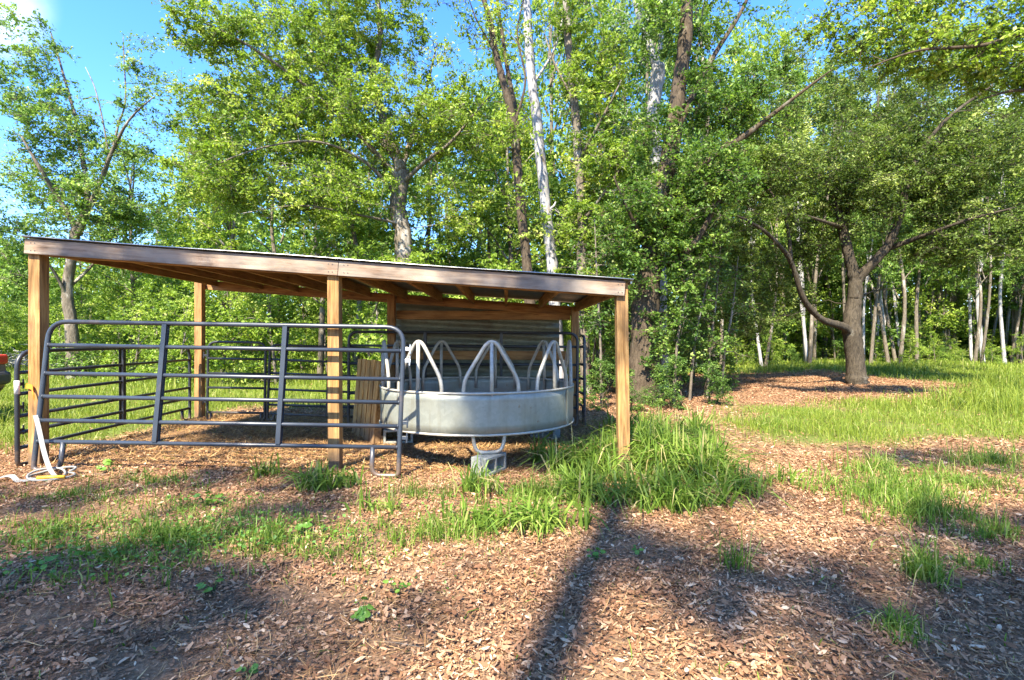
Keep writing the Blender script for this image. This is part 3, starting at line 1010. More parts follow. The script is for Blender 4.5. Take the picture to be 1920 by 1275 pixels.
def grow(limbs, blobs, rng, clump_r=0.42, per=70, leaf=0.10, ratio=0.45, sides=9, twig=0.011, up=0.7, flat=0.6, knobby=0.06, step=0.16, bare=0.0, per_vertex=True, sprays=True):
    """limbs: [(points, radii)]; blobs: [(centre, radii, clumps)] -> trunk MB, leaf centres, lengths, tints"""
    tb = MB()
    nodes, nrad = [], []
    for P, R in limbs:
        sp, rr = resample(P, R, step)
        rr = rr * (1 + 0.35 * rng.normal(0, knobby, len(rr)))
        kk = max(2, int(0.9 / step))
        ker = np.hanning(2 * kk + 3)[1:-1]; ker /= ker.sum()
        jn = rng.normal(0, 1, (len(sp) + 2 * kk, 3))
        jit = np.stack([np.convolve(jn[:, c], ker, 'valid')[:len(sp)] for c in range(3)], 1) * math.sqrt(kk) * rr[:, None] * 0.22
        jit *= np.linspace(0, 1, len(sp))[:, None] ** 0.5
        sp2 = sp + jit
        tb.tube(sp2, np.maximum(rr, 0.006), (18 if rr.max() > 0.2 else 12) if rr.max() > 0.06 else 6, True, 0.06 if rr.max() > 0.06 and per_vertex else 0.0, rng)
        nodes.append(sp2[1:] if len(sp2) > 4 else sp2); nrad.append(rr[1:] if len(sp2) > 4 else rr)
    nodes = np.vstack(nodes); nrad = np.concatenate(nrad)
    cent = []
    for c, r, k in blobs:
        d = rng.normal(0, 1, (k, 3)); d /= np.linalg.norm(d, axis=1)[:, None]
        u = rng.uniform(0.05, 1, (k, 1)) ** 0.45
        cent.append(np.asarray(c) + d * u * np.asarray(r))
    cent = np.vstack(cent)
    dist = np.array([np.min(np.linalg.norm(nodes - c, axis=1)) for c in cent])
    order = np.argsort(dist)
    cap = len(nodes) + len(cent) * 3
    NN = np.empty((cap, 3)); NN[:len(nodes)] = nodes
    NR = np.empty(cap); NR[:len(nodes)] = nrad
    k = len(nodes)
    for i in order:
        c = cent[i]
        dv = NN[:k] - c
        dd = np.linalg.norm(dv, axis=1) + np.where(NN[:k, 2] > c[2] + 0.2, 0.35, 0)
        j = int(np.argmin(dd))
        s = NN[j]
        ln = np.linalg.norm(c - s)
        r0 = min(NR[j] * 0.6, twig + 0.006 * ln)
        r0 = max(r0, 0.005)
        m1 = s + (c - s) * 0.4 + np.array([0, 0, 0.06 * ln]) + rng.normal(0, 0.06 * ln, 3)
        m2 = s + (c - s) * 0.75 + np.array([0, 0, 0.05 * ln]) + rng.normal(0, 0.05 * ln, 3)
        pts = np.array([s, m1, m2, c])
        tb.tube(pts, np.array([r0, r0 * 0.75, r0 * 0.5, 0.003]), 4, cap=False)
        NN[k:k + 3] = pts[1:]; NR[k:k + 3] = [r0 * 0.75, r0 * 0.55, r0 * 0.35]
        k += 3
        # side sprig
    keep = cent[rng.uniform(0, 1, len(cent)) >= bare]
    n = len(keep)
    cnt = np.maximum(4, (per * rng.lognormal(-0.08, 0.4, n)).astype(int))
    own = np.repeat(np.arange(n), cnt)
    size = clump_r * rng.uniform(0.55, 1.35, n)
    KS = 7
    sd = rng.normal(0, 1, (n, KS, 3)) * np.array([1, 1, flat])
    sd /= np.linalg.norm(sd, axis=2)[:, :, None] + 1e-9
    sd *= rng.uniform(0.55, 1.15, (n, KS, 1))
    which = rng.integers(0, KS, len(own))
    u = rng.uniform(0.1, 1, len(own)) ** 0.7
    dirs = sd[own, which]
    off = dirs * u[:, None] + np.array([0, 0, -0.12]) * (u ** 2)[:, None] + rng.normal(0, 0.13, (len(own), 3)) * np.array([1, 1, 0.7])
    C = keep[own] + off * size[own][:, None]
    if sprays:
        for i in range(n):
            for k_ in range(KS):
                e = keep[i] + (sd[i, k_] + np.array([0, 0, -0.12])) * size[i]
                tb.tube([keep[i], keep[i] + sd[i, k_] * 0.5 * size[i], e], [0.006, 0.004, 0.002], 3, cap=False)
    tint_c = rng.normal(0.5, 0.19, n)
    tint_s = rng.normal(0, 0.10, (n, KS))
    tint = np.clip(tint_c[own] + tint_s[own, which] + rng.normal(0, 0.13, len(own)), 0, 1)
    L = leaf * rng.uniform(0.6, 1.35, len(own))
    return tb, C, L, tint


def make_tree(name, base, limbs, blobs, leafm, bark, label, group=None, seed=1, cat="tree", ratio=0.45, up=0.7, **kw):
    rng = np.random.default_rng(seed)
    base = np.asarray(base, float)
    limbs = [(np.asarray(P, float) - base, R) for P, R in limbs]
    blobs = [(np.asarray(c, float) - base, r, k) for c, r, k in blobs]
    tb, C, L, tint = grow(limbs, blobs, rng, ratio=ratio, up=up, **kw)
    o = empty(name, base, 0, label, cat, group)
    tb.build("trunk", bark, o, smooth=True)
    link("crown", leaves_mesh("crown", C, L, ratio, rng, up, tint=tint), leafm, o)
    return o


def pl(d, *pts):
    """polyline of photograph pixels at depth d; a third number shifts the depth of that point"""
    return [at(p[0], p[1], d + (p[2] if len(p) > 2 else 0)) for p in pts]


def bl(d, px, py, rx, ry, rd, k):
    return (at(px, py, d), (rx * d / FPX, rd, ry * d / FPX), k)


# --- tree at the far left
d = 17.0
bz = at(138, 702, d)
make_tree("broadleaf_tree", (bz[0], bz[1], float(gh(bz[0], bz[1]))),
          [(pl(d, (140, 712), (136, 650), (130, 590), (126, 530), (138, 470), (146, 425)), [0.228, 0.182, 0.16, 0.144, 0.137, 0.122]),
           (pl(d, (146, 430), (110, 372, -.3), (75, 315, -.8), (40, 255, -1)), [0.0988, 0.076, 0.0532, 0.0228]),
           (pl(d, (146, 425), (163, 370), (152, 280, .5), (130, 180, .8), (95, 60, 1)), [0.106, 0.0836, 0.0684, 0.0456, 0.02]),
           (pl(d, (146, 440), (185, 350), (215, 272, -.3), (248, 218, -.5), (290, 180, -.6)), [0.0988, 0.076, 0.0532, 0.0304, 0.012]),
           (pl(d, (213, 275), (222, 235), (235, 190), (233, 120), (231, 68)), [0.038, 0.0304, 0.0266, 0.02, 0.008]),
           (pl(d, (205, 300), (193, 225), (178, 165), (160, 125)), [0.0304, 0.0228, 0.018, 0.008]),
           (pl(d, (128, 560), (95, 500, -.5), (55, 470, -1)), [0.0684, 0.038, 0.02]),
           (pl(d, (126, 540), (170, 500, 1), (215, 440, 1.4)), [0.0608, 0.038, 0.02])],
          [bl(d, 55, 130, 62, 105, 1.4, 56), bl(d, 95, 220, 80, 80, 1.6, 60), bl(d, 40, 340, 90, 80, 2.0, 74), bl(d, 165, 390, 80, 70, 1.6, 62),
           bl(d, 20, 450, 80, 60, 1.8, 60), bl(d, 150, 270, 60, 60, 1.2, 26), bl(d, 285, 150, 45, 45, 0.8, 12), bl(d, 228, 240, 40, 60, 0.6, 12), bl(d, 300, 215, 40, 30, 0.7, 8),
           bl(d, 215, 400, 45, 60, 1.4, 30), bl(d, 250, 285, 26, 20, 0.6, 5), bl(d, 140, 670, 30, 40, 0.5, 26), bl(d, 60, 530, 70, 50, 1.6, 30), bl(d, 265, 100, 40, 30, 0.6, 5)],
          LEAF['fresh'], M['bark_grey'], "open leafy tree at the left, rising behind the high end of the shed roof", seed=21,
          clump_r=0.50, per=92, leaf=0.105, ratio=0.5)

# --- large light green tree behind the middle of the shed
d = 15.0
bz = at(766, 735, d)
make_tree("sweetgum_tree", (bz[0], bz[1], float(gh(bz[0], bz[1]))),
          [(pl(d, (768, 740), (764, 600), (760, 480), (748, 385), (752, 315)), [0.34, 0.28, 0.25, 0.23, 0.21]),
           (pl(d, (752, 320), (722, 230), (700, 150), (715, 60), (700, -60), (690, -160)), [0.17, 0.12, 0.09, 0.07, 0.05, 0.02]),
           (pl(d, (750, 335), (660, 240, -.6), (560, 150, -1.4), (440, 70, -2.2), (330, 20, -2.8)), [0.09, 0.06, 0.045, 0.03, 0.01]),
           (pl(d, (748, 370), (680, 300, -.8), (590, 265, -1.5), (480, 280, -2.2), (380, 320, -2.5)), [0.07, 0.045, 0.03, 0.02, 0.01]),
           (pl(d, (752, 345), (800, 300, -.6), (845, 265, -.9), (900, 200, -1.2), (930, 170, -1.3)), [0.075, 0.055, 0.04, 0.02, 0.008]),
           (pl(d, (752, 420), (660, 400, -1), (560, 385, -1.6), (450, 400, -2.0)), [0.05, 0.03, 0.02, 0.008]),
           (pl(d, (745, 300), (600, 120, 1.5), (520, 0, 2.5)), [0.12, 0.07, 0.03]),
           (pl(d, (752, 315), (790, 200, 1), (820, 80, 1.6)), [0.10, 0.06, 0.02])],
          [bl(d, 560, 140, 190, 110, 2.4, 240), bl(d - 1, 470, 250, 130, 90, 1.8, 150), bl(d, 690, 230, 130, 100, 2.2, 150), bl(d, 640, 30, 170, 80, 2.4, 170),
           bl(d - .5, 850, 235, 90, 60, 1.5, 80), bl(d - 2.4, 390, 50, 75, 45, 0.9, 46), bl(d - 1, 590, 370, 190, 60, 1.6, 130), bl(d - 1.5, 420, 340, 90, 60, 1.4, 60),
           bl(d, 820, 120, 60, 90, 1.6, 22), bl(d, 860, 400, 90, 60, 1.6, 40), bl(d, 690, -100, 160, 80, 2.4, 60), bl(d - 1, 370, 180, 30, 30, 0.7, 8)],
          LEAF['lime'], M['bark_grey'], "big light green tree behind the shed, its crown spreading over the roof", seed=5,
          clump_r=0.46, per=98, leaf=0.098, ratio=0.5)

# --- slim trunks rising over the right half of the roof
d = 12.5
b = at(1003, 745, d)
make_tree("slender_tree", (b[0], b[1], float(gh(b[0], b[1]))),
          [(pl(d, (1003, 748), (995, 600), (988, 500), (975, 370), (966, 270), (955, 190), (930, 100), (915, 20), (880, -60)), [0.14, 0.13, 0.12, 0.11, 0.10, 0.09, 0.07, 0.06, 0.03]),
           (pl(d, (990, 480), (972, 330, .3), (968, 220, .4), (950, 120, .5), (925, -40, .6)), [0.08, 0.075, 0.065, 0.05, 0.03]),
           (pl(d, (930, 100), (895, 40), (880, 0)), [0.03, 0.02, 0.012]),
           (pl(d, (962, 240), (985, 150), (970, 60), (990, -30)), [0.04, 0.03, 0.02, 0.012])],
          [bl(d, 930, 60, 60, 60, 1.0, 14), bl(d, 950, 240, 60, 70, 1.0, 22), bl(d, 985, 400, 40, 60, 0.8, 14), bl(d, 900, -50, 120, 50, 1.5, 30)],
          LEAF['lime'], M['bark_dark'], "thin brown curving double trunk behind the shed roof, left of the pale trunk", seed=7, clump_r=0.4, per=50, leaf=0.11, knobby=0.05)
d = 14.0
b = at(1050, 735, d)
make_tree("slender_tree", (b[0], b[1], float(gh(b[0], b[1]))),
          [(pl(d, (1052, 740), (1042, 600), (1035, 500), (1022, 390), (1012, 300), (1000, 180), (990, 70), (984, -10), (975, -120)), [0.18, 0.16, 0.15, 0.145, 0.14, 0.13, 0.115, 0.10, 0.07]),
           (pl(d, (1020, 395), (1035, 390), (1042, 378)), [0.05, 0.04, 0.02]),
           (pl(d, (998, 160), (1040, 90), (1060, 10)), [0.04, 0.03, 0.012]),
           (pl(d, (1010, 290), (985, 230), (955, 190)), [0.035, 0.02, 0.01])],
          [bl(d, 1050, 30, 50, 50, 1.0, 10), bl(d, 1025, 420, 40, 40, 0.6, 4), bl(d, 960, -60, 90, 50, 1.2, 14)],
          LEAF['lime'], M['bark_pale'], "pale whitish bare trunk leaning over the shed roof", seed=8, clump_r=0.4, per=45, leaf=0.11, knobby=0.04)
d = 13.2
b = at(1098, 745, d)
make_tree("slender_tree", (b[0], b[1], float(gh(b[0], b[1]))),
          [(pl(d, (1100, 748), (1094, 620), (1090, 500), (1092, 400), (1084, 280), (1075, 160), (1064, 60), (1060, -40)), [0.15, 0.14, 0.13, 0.125, 0.12, 0.11, 0.10, 0.07]),
           (pl(d, (1086, 300), (1130, 220, -.4), (1165, 150, -.6)), [0.05, 0.035, 0.012]),
           (pl(d, (1090, 420), (1140, 350, -.5), (1180, 290, -.8)), [0.045, 0.03, 0.01]),
           (pl(d, (1078, 190), (1040, 120), (1020, 60)), [0.04, 0.03, 0.01])],
          [bl(d, 1115, 150, 60, 110, 1.1, 80), bl(d, 1130, 290, 70, 80, 1.1, 70), bl(d, 1110, 420, 55, 70, 0.9, 55), bl(d, 1075, 40, 60, 60, 1.1, 30),
           bl(d, 1110, 560, 35, 60, 0.8, 30), bl(d, 1060, 450, 25, 60, 0.6, 10)],
          LEAF['lime'], M['bark_grey'], "vine-wrapped slim trunk behind the low end of the roof", seed=9, clump_r=0.38, per=60, leaf=0.11)

# --- big dark trunk with vines right of the shed
d = 11.6
b = at(1207, 756, d)
make_tree("vine_covered_tree", (b[0], b[1], float(gh(b[0], b[1]))),
          [(pl(d, (1207, 765), (1207, 730), (1209, 640), (1214, 560), (1222, 470), (1236, 385), (1258, 280), (1274, 160), (1282, 60), (1288, -60)), [0.48, 0.37, 0.32, 0.29, 0.26, 0.21, 0.18, 0.16, 0.14, 0.10]),
           (pl(d, (1232, 420), (1290, 335, -.2), (1340, 290, -.4), (1400, 250, -.6), (1480, 190, -.9), (1560, 130, -1.2)), [0.11, 0.09, 0.075, 0.06, 0.035, 0.012]),
           (pl(d, (1225, 500), (1290, 470, -.5), (1335, 400, -.7), (1370, 330, -.8)), [0.10, 0.07, 0.05, 0.02]),
           (pl(d, (1265, 250), (1330, 120, .3), (1390, 20, .5), (1420, -50, .6)), [0.08, 0.06, 0.045, 0.02]),
           (pl(d, (1222, 480), (1180, 400, -.6), (1150, 330, -.9)), [0.06, 0.04, 0.012])],
          [bl(d - .2, 1310, 410, 80, 90, 1.1, 92), bl(d - .2, 1180, 410, 65, 80, 0.9, 62), bl(d + .4, 1270, 540, 70, 60, 0.7, 28), bl(d - .5, 1350, 330, 80, 70, 1.0, 70),
           bl(d, 1340, 180, 70, 100, 1.1, 60), bl(d + .4, 1150, 560, 35, 70, 0.7, 30), bl(d, 1420, 200, 80, 80, 1.0, 44), bl(d, 1300, 20, 120, 70, 1.6, 60), bl(d + .3, 1290, 650, 50, 45, 0.6, 16),
           bl(d, 1240, 280, 60, 80, 0.9, 36), bl(d - .4, 1230, 400, 50, 50, 0.5, 26), bl(d - .5, 1225, 640, 26, 80, 0.25, 14), bl(d - .5, 1185, 500, 40, 60, 0.4, 18), bl(d - .5, 1255, 480, 40, 60, 0.4, 18), bl(d - .3, 1290, 560, 50, 60, 0.5, 14)],
          LEAF['vine'], M['bark_dark'], "thick dark trunk wrapped in dense green vines beside the low end of the shed", seed=12,
          clump_r=0.36, per=95, leaf=0.08, ratio=0.55)
# thin saplings round its foot
for px, d, hpx, lean, lab in ((1262, 11.2, 500, 28, "thin leaning sapling stem just right of the vine-wrapped trunk"), (1292, 11.6, 470, 40, "pale sapling stem leaning right, second from the vine-wrapped trunk"),
                              (1325, 12.2, 520, 20, "sapling stem at the right edge of the thicket beside the vine-wrapped trunk"), (1128, 11.2, 470, -10, "thin sapling stem between the low shed end and the vine-wrapped trunk"),
                              (1352, 13.0, 540, 25, "short sapling stem farthest right in the thicket beside the shed")):
    b = at(px, 640 + 1.40 * FPX / d - 3, d)
    make_tree("sapling", (b[0], b[1], float(gh(b[0], b[1]))),
              [(pl(d, (px, 645 + 1.41 * FPX / d), (px + lean * .3, 700 - (700 - hpx) * .3), (px + lean * .8, 700 - (700 - hpx) * .7), (px + lean * 1.3, hpx - 60)), [0.035, 0.03, 0.024, 0.008])],
              [bl(d, px + lean, hpx, 40, 60, 0.5, 14), bl(d, px + lean * .5, hpx + 110, 35, 40, 0.4, 7)], LEAF['deep'], M['bark_grey'], lab, "saplings in the thicket", seed=300 + px,
              clump_r=0.3, per=40, leaf=0.085, ratio=0.55, cat="sapling")

d = 13.4
b = at(1216, 745, d)
make_tree("slender_tree", (b[0], b[1], float(gh(b[0], b[1]))),
          [(pl(d, (1240, 748), (1236, 600), (1230, 400), (1226, 260), (1230, 120)), [0.19, 0.185, 0.18, 0.17, 0.16]),
           (pl(d, (1230, 125), (1212, 70), (1195, 20), (1180, -60)), [0.11, 0.09, 0.08, 0.05]),
           (pl(d, (1230, 125), (1240, 70, .3), (1235, -60, .5)), [0.09, 0.07, 0.05])],
          [bl(d, 1190, 60, 60, 60, 1.1, 40), bl(d, 1170, 240, 50, 80, 0.9, 40), bl(d, 1210, -50, 120, 60, 1.4, 30), bl(d, 1180, 350, 60, 50, 0.9, 30)],
          LEAF['fresh'], M['bark_pale'], "pale smooth trunk forking high up behind the dark vine-wrapped trunk", seed=13, clump_r=0.38, per=60, leaf=0.11, knobby=0.04)

# --- the spreading oak at the right
d = 15.8
b = at(1607, 724, d)
make_tree("oak_tree", (b[0], b[1], float(gh(b[0], b[1]))),
          [(pl(d, (1613, 737), (1610, 724), (1607, 700), (1603, 655), (1598, 615), (1600, 575), (1602, 535), (1597, 505), (1588, 470), (1582, 440), (1578, 410), (1550, 345, .4), (1490, 300, .8)),
            [0.395, 0.319, 0.274, 0.251, 0.258, 0.213, 0.19, 0.16, 0.144, 0.133, 0.114, 0.0684, 0.03]),
           (pl(d, (1580, 425), (1545, 415, -.6), (1500, 400, -1)), [0.0684, 0.0456, 0.03]),
           (pl(d, (1601, 560), (1608, 525), (1640, 490, -.3), (1668, 455, -.5), (1690, 400, -.7), (1700, 350, -.8), (1725, 290, -1), (1780, 220, -1.4), (1860, 160, -1.8)), [0.167, 0.16, 0.137, 0.125, 0.0988, 0.0874, 0.0684, 0.0456, 0.03]),
           (pl(d, (1660, 466), (1700, 452, -.4), (1755, 432, -1.2), (1820, 410, -2), (1900, 390, -2.6)), [0.0988, 0.076, 0.057, 0.038, 0.02]),
           (pl(d, (1604, 640), (1590, 618, -.1), (1570, 609, -.4), (1545, 600, -.8), (1520, 578, -1.1), (1503, 548, -1.3), (1488, 505, -1.5), (1470, 470, -1.7), (1436, 436, -2), (1385, 405, -2.4), (1330, 385, -2.7)),
            [0.152, 0.13, 0.106, 0.0912, 0.0848, 0.076, 0.0669, 0.0608, 0.0486, 0.0334, 0.02]),
           (pl(d, (1484, 495, -1.6), (1475, 420, -1.6), (1440, 350, -1.4)), [0.0532, 0.038, 0.02]),
           (pl(d, (1582, 450), (1600, 340, 1.5), (1640, 230, 2.5), (1650, 130, 3)), [0.0912, 0.076, 0.0456, 0.02]),
           (pl(d, (1600, 590), (1612, 560, .4), (1640, 545, .9), (1690, 540, 1.4)), [0.0532, 0.038, 0.0266, 0.012])],
          [bl(d - .8, 1420, 325, 110, 65, 1.6, 170), bl(d + .3, 1545, 320, 140, 85, 2.2, 240), bl(d - .2, 1710, 290, 110, 100, 2.0, 210), bl(d - 1.2, 1840, 300, 110, 120, 2.0, 230), bl(d - .8, 1770, 370, 70, 45, 1.0, 50), bl(d - .9, 1640, 350, 60, 45, 1.0, 36), bl(d - 1.2, 1400, 300, 60, 40, .8, 40),
           bl(d + .6, 1640, 190, 180, 70, 2.5, 170), bl(d - 1.0, 1360, 460, 80, 70, 1.0, 100), bl(d - 1.4, 1850, 440, 110, 70, 1.6, 150), bl(d + 2.2, 1660, 430, 110, 50, 1.2, 40),
           bl(d + 1.6, 1450, 560, 90, 45, 1.0, 55), bl(d + 1.6, 1520, 460, 70, 60, 1.1, 44), bl(d, 1780, 160, 110, 60, 2.0, 70), bl(d - 1.2, 1350, 550, 80, 60, 1.1, 80), bl(d - .3, 1420, 600, 60, 30, .8, 30), bl(d, 1500, 170, 110, 70, 1.8, 70),
           bl(d, 1930, 200, 100, 130, 2.2, 90), bl(d + .9, 1430, 500, 100, 50, .8, 66), bl(d + .6, 1530, 430, 60, 50, .8, 44), bl(d - .7, 1640, 400, 50, 40, .6, 20), bl(d - 2.0, 1455, 400, 60, 30, .5, 20), bl(d - .4, 1740, 470, 70, 35, .8, 34), bl(d + .4, 1590, 370, 60, 40, .6, 26)],
          LEAF['olive'], M['bark_oak'], "spreading oak with a low forked trunk standing alone in the litter at the right", seed=3,
          clump_r=0.46, per=84, leaf=0.092, ratio=0.42, knobby=0.11, step=0.12)

# --- bright overhanging branches of a nearer tree outside the right edge
d = 9.0
b = np.array([11.6, 9.4, 0.35])
make_tree("maple_tree", b,
          [([b, b + (0.1, 0, 2), b + (-0.1, 0, 4), b + (-0.5, 0, 5.4)], [0.28, 0.24, 0.2, 0.15]),
           (pl(d, (2090, 130), (1960, 60), (1840, 85, -.3), (1720, 95, -.5), (1620, 130, -.6)), [0.07, 0.045, 0.03, 0.018, 0.006]),
           (pl(d, (2090, 130), (2000, 20), (1880, -40), (1700, -30), (1560, 20)), [0.07, 0.04, 0.03, 0.018, 0.006]),
           (pl(d, (2100, 180), (1990, 170), (1900, 170), (1830, 190)), [0.06, 0.04, 0.025, 0.008])],
          [bl(d, 1740, 95, 110, 32, 0.9, 60), bl(d, 1860, 120, 70, 40, 0.8, 50), bl(d, 1620, 70, 60, 50, 0.8, 34), bl(d, 1780, 10, 170, 40, 1.0, 80), bl(d, 1910, 60, 60, 60, 0.8, 50),
           bl(d, 1940, 150, 40, 40, 0.6, 20), bl(d, 1570, 20, 70, 40, 0.8, 20)],
          LEAF['lime'], M['bark_dark'], "bright green branches reaching in over the oak from the right edge", seed=15, clump_r=0.28, per=50, leaf=0.078, ratio=0.55)


# --- wood behind: a few kinds of tree, then copies
def proto_tree(name, h, crown_lo, crad, nblob, clumps, leafm, bark, seed, r0, label, group, per=55, leaf=0.15, clump_r=0.55, cat="tree", lean=0.3):
    rng = np.random.default_rng(seed)
    top = np.array([rng.normal(0, lean), rng.normal(0, lean), h * 0.93])
    trunk = [np.zeros(3) - (0, 0, 0.1), top * 0.3 + rng.normal(0, 0.12, 3), top * 0.6 + rng.normal(0, 0.2, 3), top]
    limbs = [(trunk, [r0, r0 * 0.75, r0 * 0.5, r0 * 0.12])]
    blobs = []
    for k in range(nblob):
        f = crown_lo + (0.97 - crown_lo) * (k + 0.5) / nblob
        a = rng.uniform(0, 6.28)
        w = math.sin(math.pi * (0.18 + 0.75 * (f - crown_lo) / (1 - crown_lo))) 
        rr = crad * w * rng.uniform(0.35, 0.8)
        c = np.array([math.cos(a) * rr, math.sin(a) * rr, h * f])
        s = top * f
        blobs.append((c, (crad * rng.uniform(0.4, 0.65), crad * rng.uniform(0.4, 0.65), crad * rng.uniform(0.28, 0.45)), clumps))
        limbs.append(([s * 0.82, (s * 0.85 + c) / 2 + (0, 0, 0.2), c], [r0 * 0.35, r0 * 0.22, 0.012]))
    return make_tree(name, (0, 0, 0), limbs, blobs, leafm, bark, label, group, seed, cat, per=per, leaf=leaf, clump_r=clump_r, sides=8, ratio=0.5, step=0.3, sprays=False)


PROTO = {
    'wide_lime': proto_tree("forest_tree", 11.5, 0.24, 3.4, 9, 22, LEAF['lime'], M['bark_grey'], 31, 0.14, "broad yellow-green tree in the wood behind the shed", "yellow-green trees of the wood"),
    'wide_fresh': proto_tree("forest_tree", 12.5, 0.22, 3.2, 9, 22, LEAF['fresh'], M['bark_grey'], 32, 0.13, "broad fresh green tree in the wood beyond the clearing", "fresh green trees of the wood"),
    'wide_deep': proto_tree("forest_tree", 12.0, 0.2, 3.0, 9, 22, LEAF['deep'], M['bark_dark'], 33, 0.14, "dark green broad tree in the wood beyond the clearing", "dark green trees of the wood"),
    'slim': proto_tree("slender_forest_tree", 13.5, 0.34, 1.9, 9, 14, LEAF['fresh'], M['bark_grey'], 34, 0.11, "slender pale-trunked tree standing in the wood beyond the clearing", "slender trees of the wood", leaf=0.14, clump_r=0.5),
    'slim2': proto_tree("slender_forest_tree", 14.5, 0.42, 1.7, 8, 14, LEAF['lime'], M['bark_pale'], 35, 0.12, "slender whitish-trunked tree standing in the wood beyond the clearing", "whitish trees of the wood", leaf=0.14, clump_r=0.5),
    'bush': proto_tree("understory_bush", 3.2, 0.12, 1.5, 6, 12, LEAF['lime'], M['bark_grey'], 36, 0.05, "yellow-green leafy bush under the trees of the wood", "yellow-green bushes of the wood", per=55, leaf=0.11, clump_r=0.4, cat="bush"),
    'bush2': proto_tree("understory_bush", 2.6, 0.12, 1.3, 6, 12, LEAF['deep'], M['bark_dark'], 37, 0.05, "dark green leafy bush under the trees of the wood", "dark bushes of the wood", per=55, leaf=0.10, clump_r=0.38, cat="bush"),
}
_used = set()
R3 = random.Random(8)


def put(kind, x, y, s=1.0, rz=None, sz=None):
    src = PROTO[kind]
    o = src if kind not in _used else copy_tree(src)
    _used.add(kind)
    o.location = (x, y, float(gh(x, y)) - 0.03)
    tilt = 0.07 if kind.startswith('slim') else 0.02
    o.rotation_euler = (R3.gauss(0, tilt), R3.gauss(0, tilt), random.uniform(0, 6.28) if rz is None else rz)
    o.scale = (s, s, s if sz is None else sz)
    return o


R2 = random.Random(77)
# left and middle wood
for px, d, k, s in ((1340, 21, 'wide_fresh', 1.1), (1180, 22, 'wide_lime', 1.1), (1030, 21, 'wide_lime', 1.05), (1470, 28, 'wide_lime', 1.1), (1640, 30, 'wide_fresh', 1.15), (1790, 29, 'wide_lime', 1.1), (1545, 31, 'wide_lime', 1.1), (250, 21, 'wide_lime', 0.82), (330, 24, 'wide_fresh', 0.85), (420, 20, 'wide_lime', 0.9), (520, 23, 'wide_fresh', 1.0), (600, 19, 'wide_lime', 0.85),
                    (690, 24, 'wide_lime', 1.05), (790, 20, 'wide_lime', 0.9), (880, 22, 'wide_fresh', 1.0), (960, 18, 'wide_lime', 0.9), (1050, 22, 'wide_fresh', 1.05),
                    (-40, 22, 'wide_lime', 0.55), (60, 27, 'wide_fresh', 0.6), (160, 29, 'wide_lime', 0.62), (1130, 18, 'wide_deep', 0.95), (-160, 19, 'wide_fresh', 0.7),
                    (450, 31, 'wide_deep', 1.1), (570, 33, 'wide_fresh', 1.15), (720, 34, 'wide_deep', 1.2), (850, 31, 'wide_lime', 1.2), (980, 33, 'wide_deep', 1.2), (1100, 31, 'wide_lime', 1.2), (310, 34, 'wide_deep', 0.85),
                    (1210, 22, 'wide_fresh', 1.05), (1300, 26, 'wide_lime', 1.1), (1400, 31, 'wide_lime', 1.15), (1600, 33, 'wide_lime', 1.2), 
                    (1900, 33, 'wide_lime', 1.2), (2010, 35, 'wide_lime', 1.1), (2120, 30, 'wide_fresh', 1.1), (1250, 33, 'wide_fresh', 1.2), (-260, 26, 'wide_deep', 0.7), (2250, 24, 'wide_deep', 1.0),
                    (2080, 22, 'wide_deep', 0.9)):
    put(k, (px - 960) * d / FPX, d, s * R2.uniform(0.95, 1.05), sz=s * (1.5 if s in (1.1, 1.05, 1.15) and px > 1000 else 1.0))
# slender trunks along the far edge of the right clearing and here and there on the left
for i in range(100):
    px = R2.uniform(1300, 2080)
    d = R2.uniform(24.5, 33)
    put('slim' if R2.random() < 0.6 else 'slim2', (px - 960) * d / FPX, d, (lambda k: k * 0.8)(R2.uniform(0.75, 1.15)), sz=R2.uniform(0.8, 1.15))
for i in range(14):
    px = R2.uniform(150, 1150)
    d = R2.uniform(18, 34)
    put('slim', (px - 960) * d / FPX, d, R2.uniform(0.7, 1.0))
# bushes at the wood's edge
for i in range(26):
    px = R2.uniform(-120, 1080)
    d = R2.uniform(18.5, 28)
    put('bush', (px - 960) * d / FPX, d, R2.uniform(0.8, 1.5))
for i in range(34):
    px = R2.uniform(1240, 2080)
    d = R2.uniform(27, 34)
    put('bush' if i % 3 else 'bush2', (px - 960) * d / FPX, d, R2.uniform(0.8, 1.6))
for px, d, s in ((1130, 10.4, 0.40), (1182, 10.2, 0.32), (1240, 10.6, 0.34), (1275, 10.4, 0.42), (1330, 11.0, 0.36), (1110, 13.0, 0.8), (1165, 14.5, 1.0), (1255, 14.4, 0.9), (1340, 15.0, 0.8), (1300, 17, 1.1)):
    put('bush2', (px - 960) * d / FPX, d, s)

for i in range(46):
    th_ = R2.uniform(-0.95, 0.95)
    d = R2.uniform(40, 43.5)
    put('bush' if i % 5 else 'bush2', d * math.sin(th_), d * math.cos(th_), R2.uniform(0.7, 1.2))
for i in range(16):
    px = R2.uniform(180, 1080)
    d = R2.uniform(13.5, 17.5)
    put('bush', (px - 960) * d / FPX, d, R2.uniform(0.7, 1.15))
for i in range(44):
    px = R2.uniform(1330, 2080)
    d = R2.uniform(24.5, 31)
    put('bush' if i % 4 else 'bush2', (px - 960) * d / FPX, d, R2.uniform(0.22, 0.5))
# unseen trees added behind the camera to cut the blue light from the sky
for i in range(13):
    a_ = math.radians(100 + i * 13.5)
    d = 16.5 + 2.5 * (i % 3)
    o = put(('wide_fresh', 'wide_lime', 'wide_deep')[i % 3], d * math.sin(a_), d * math.cos(a_), 0.95)
    tag(o, "unseen leafy tree added behind the camera to block blue sky light", None, "unseen trees added behind the camera")
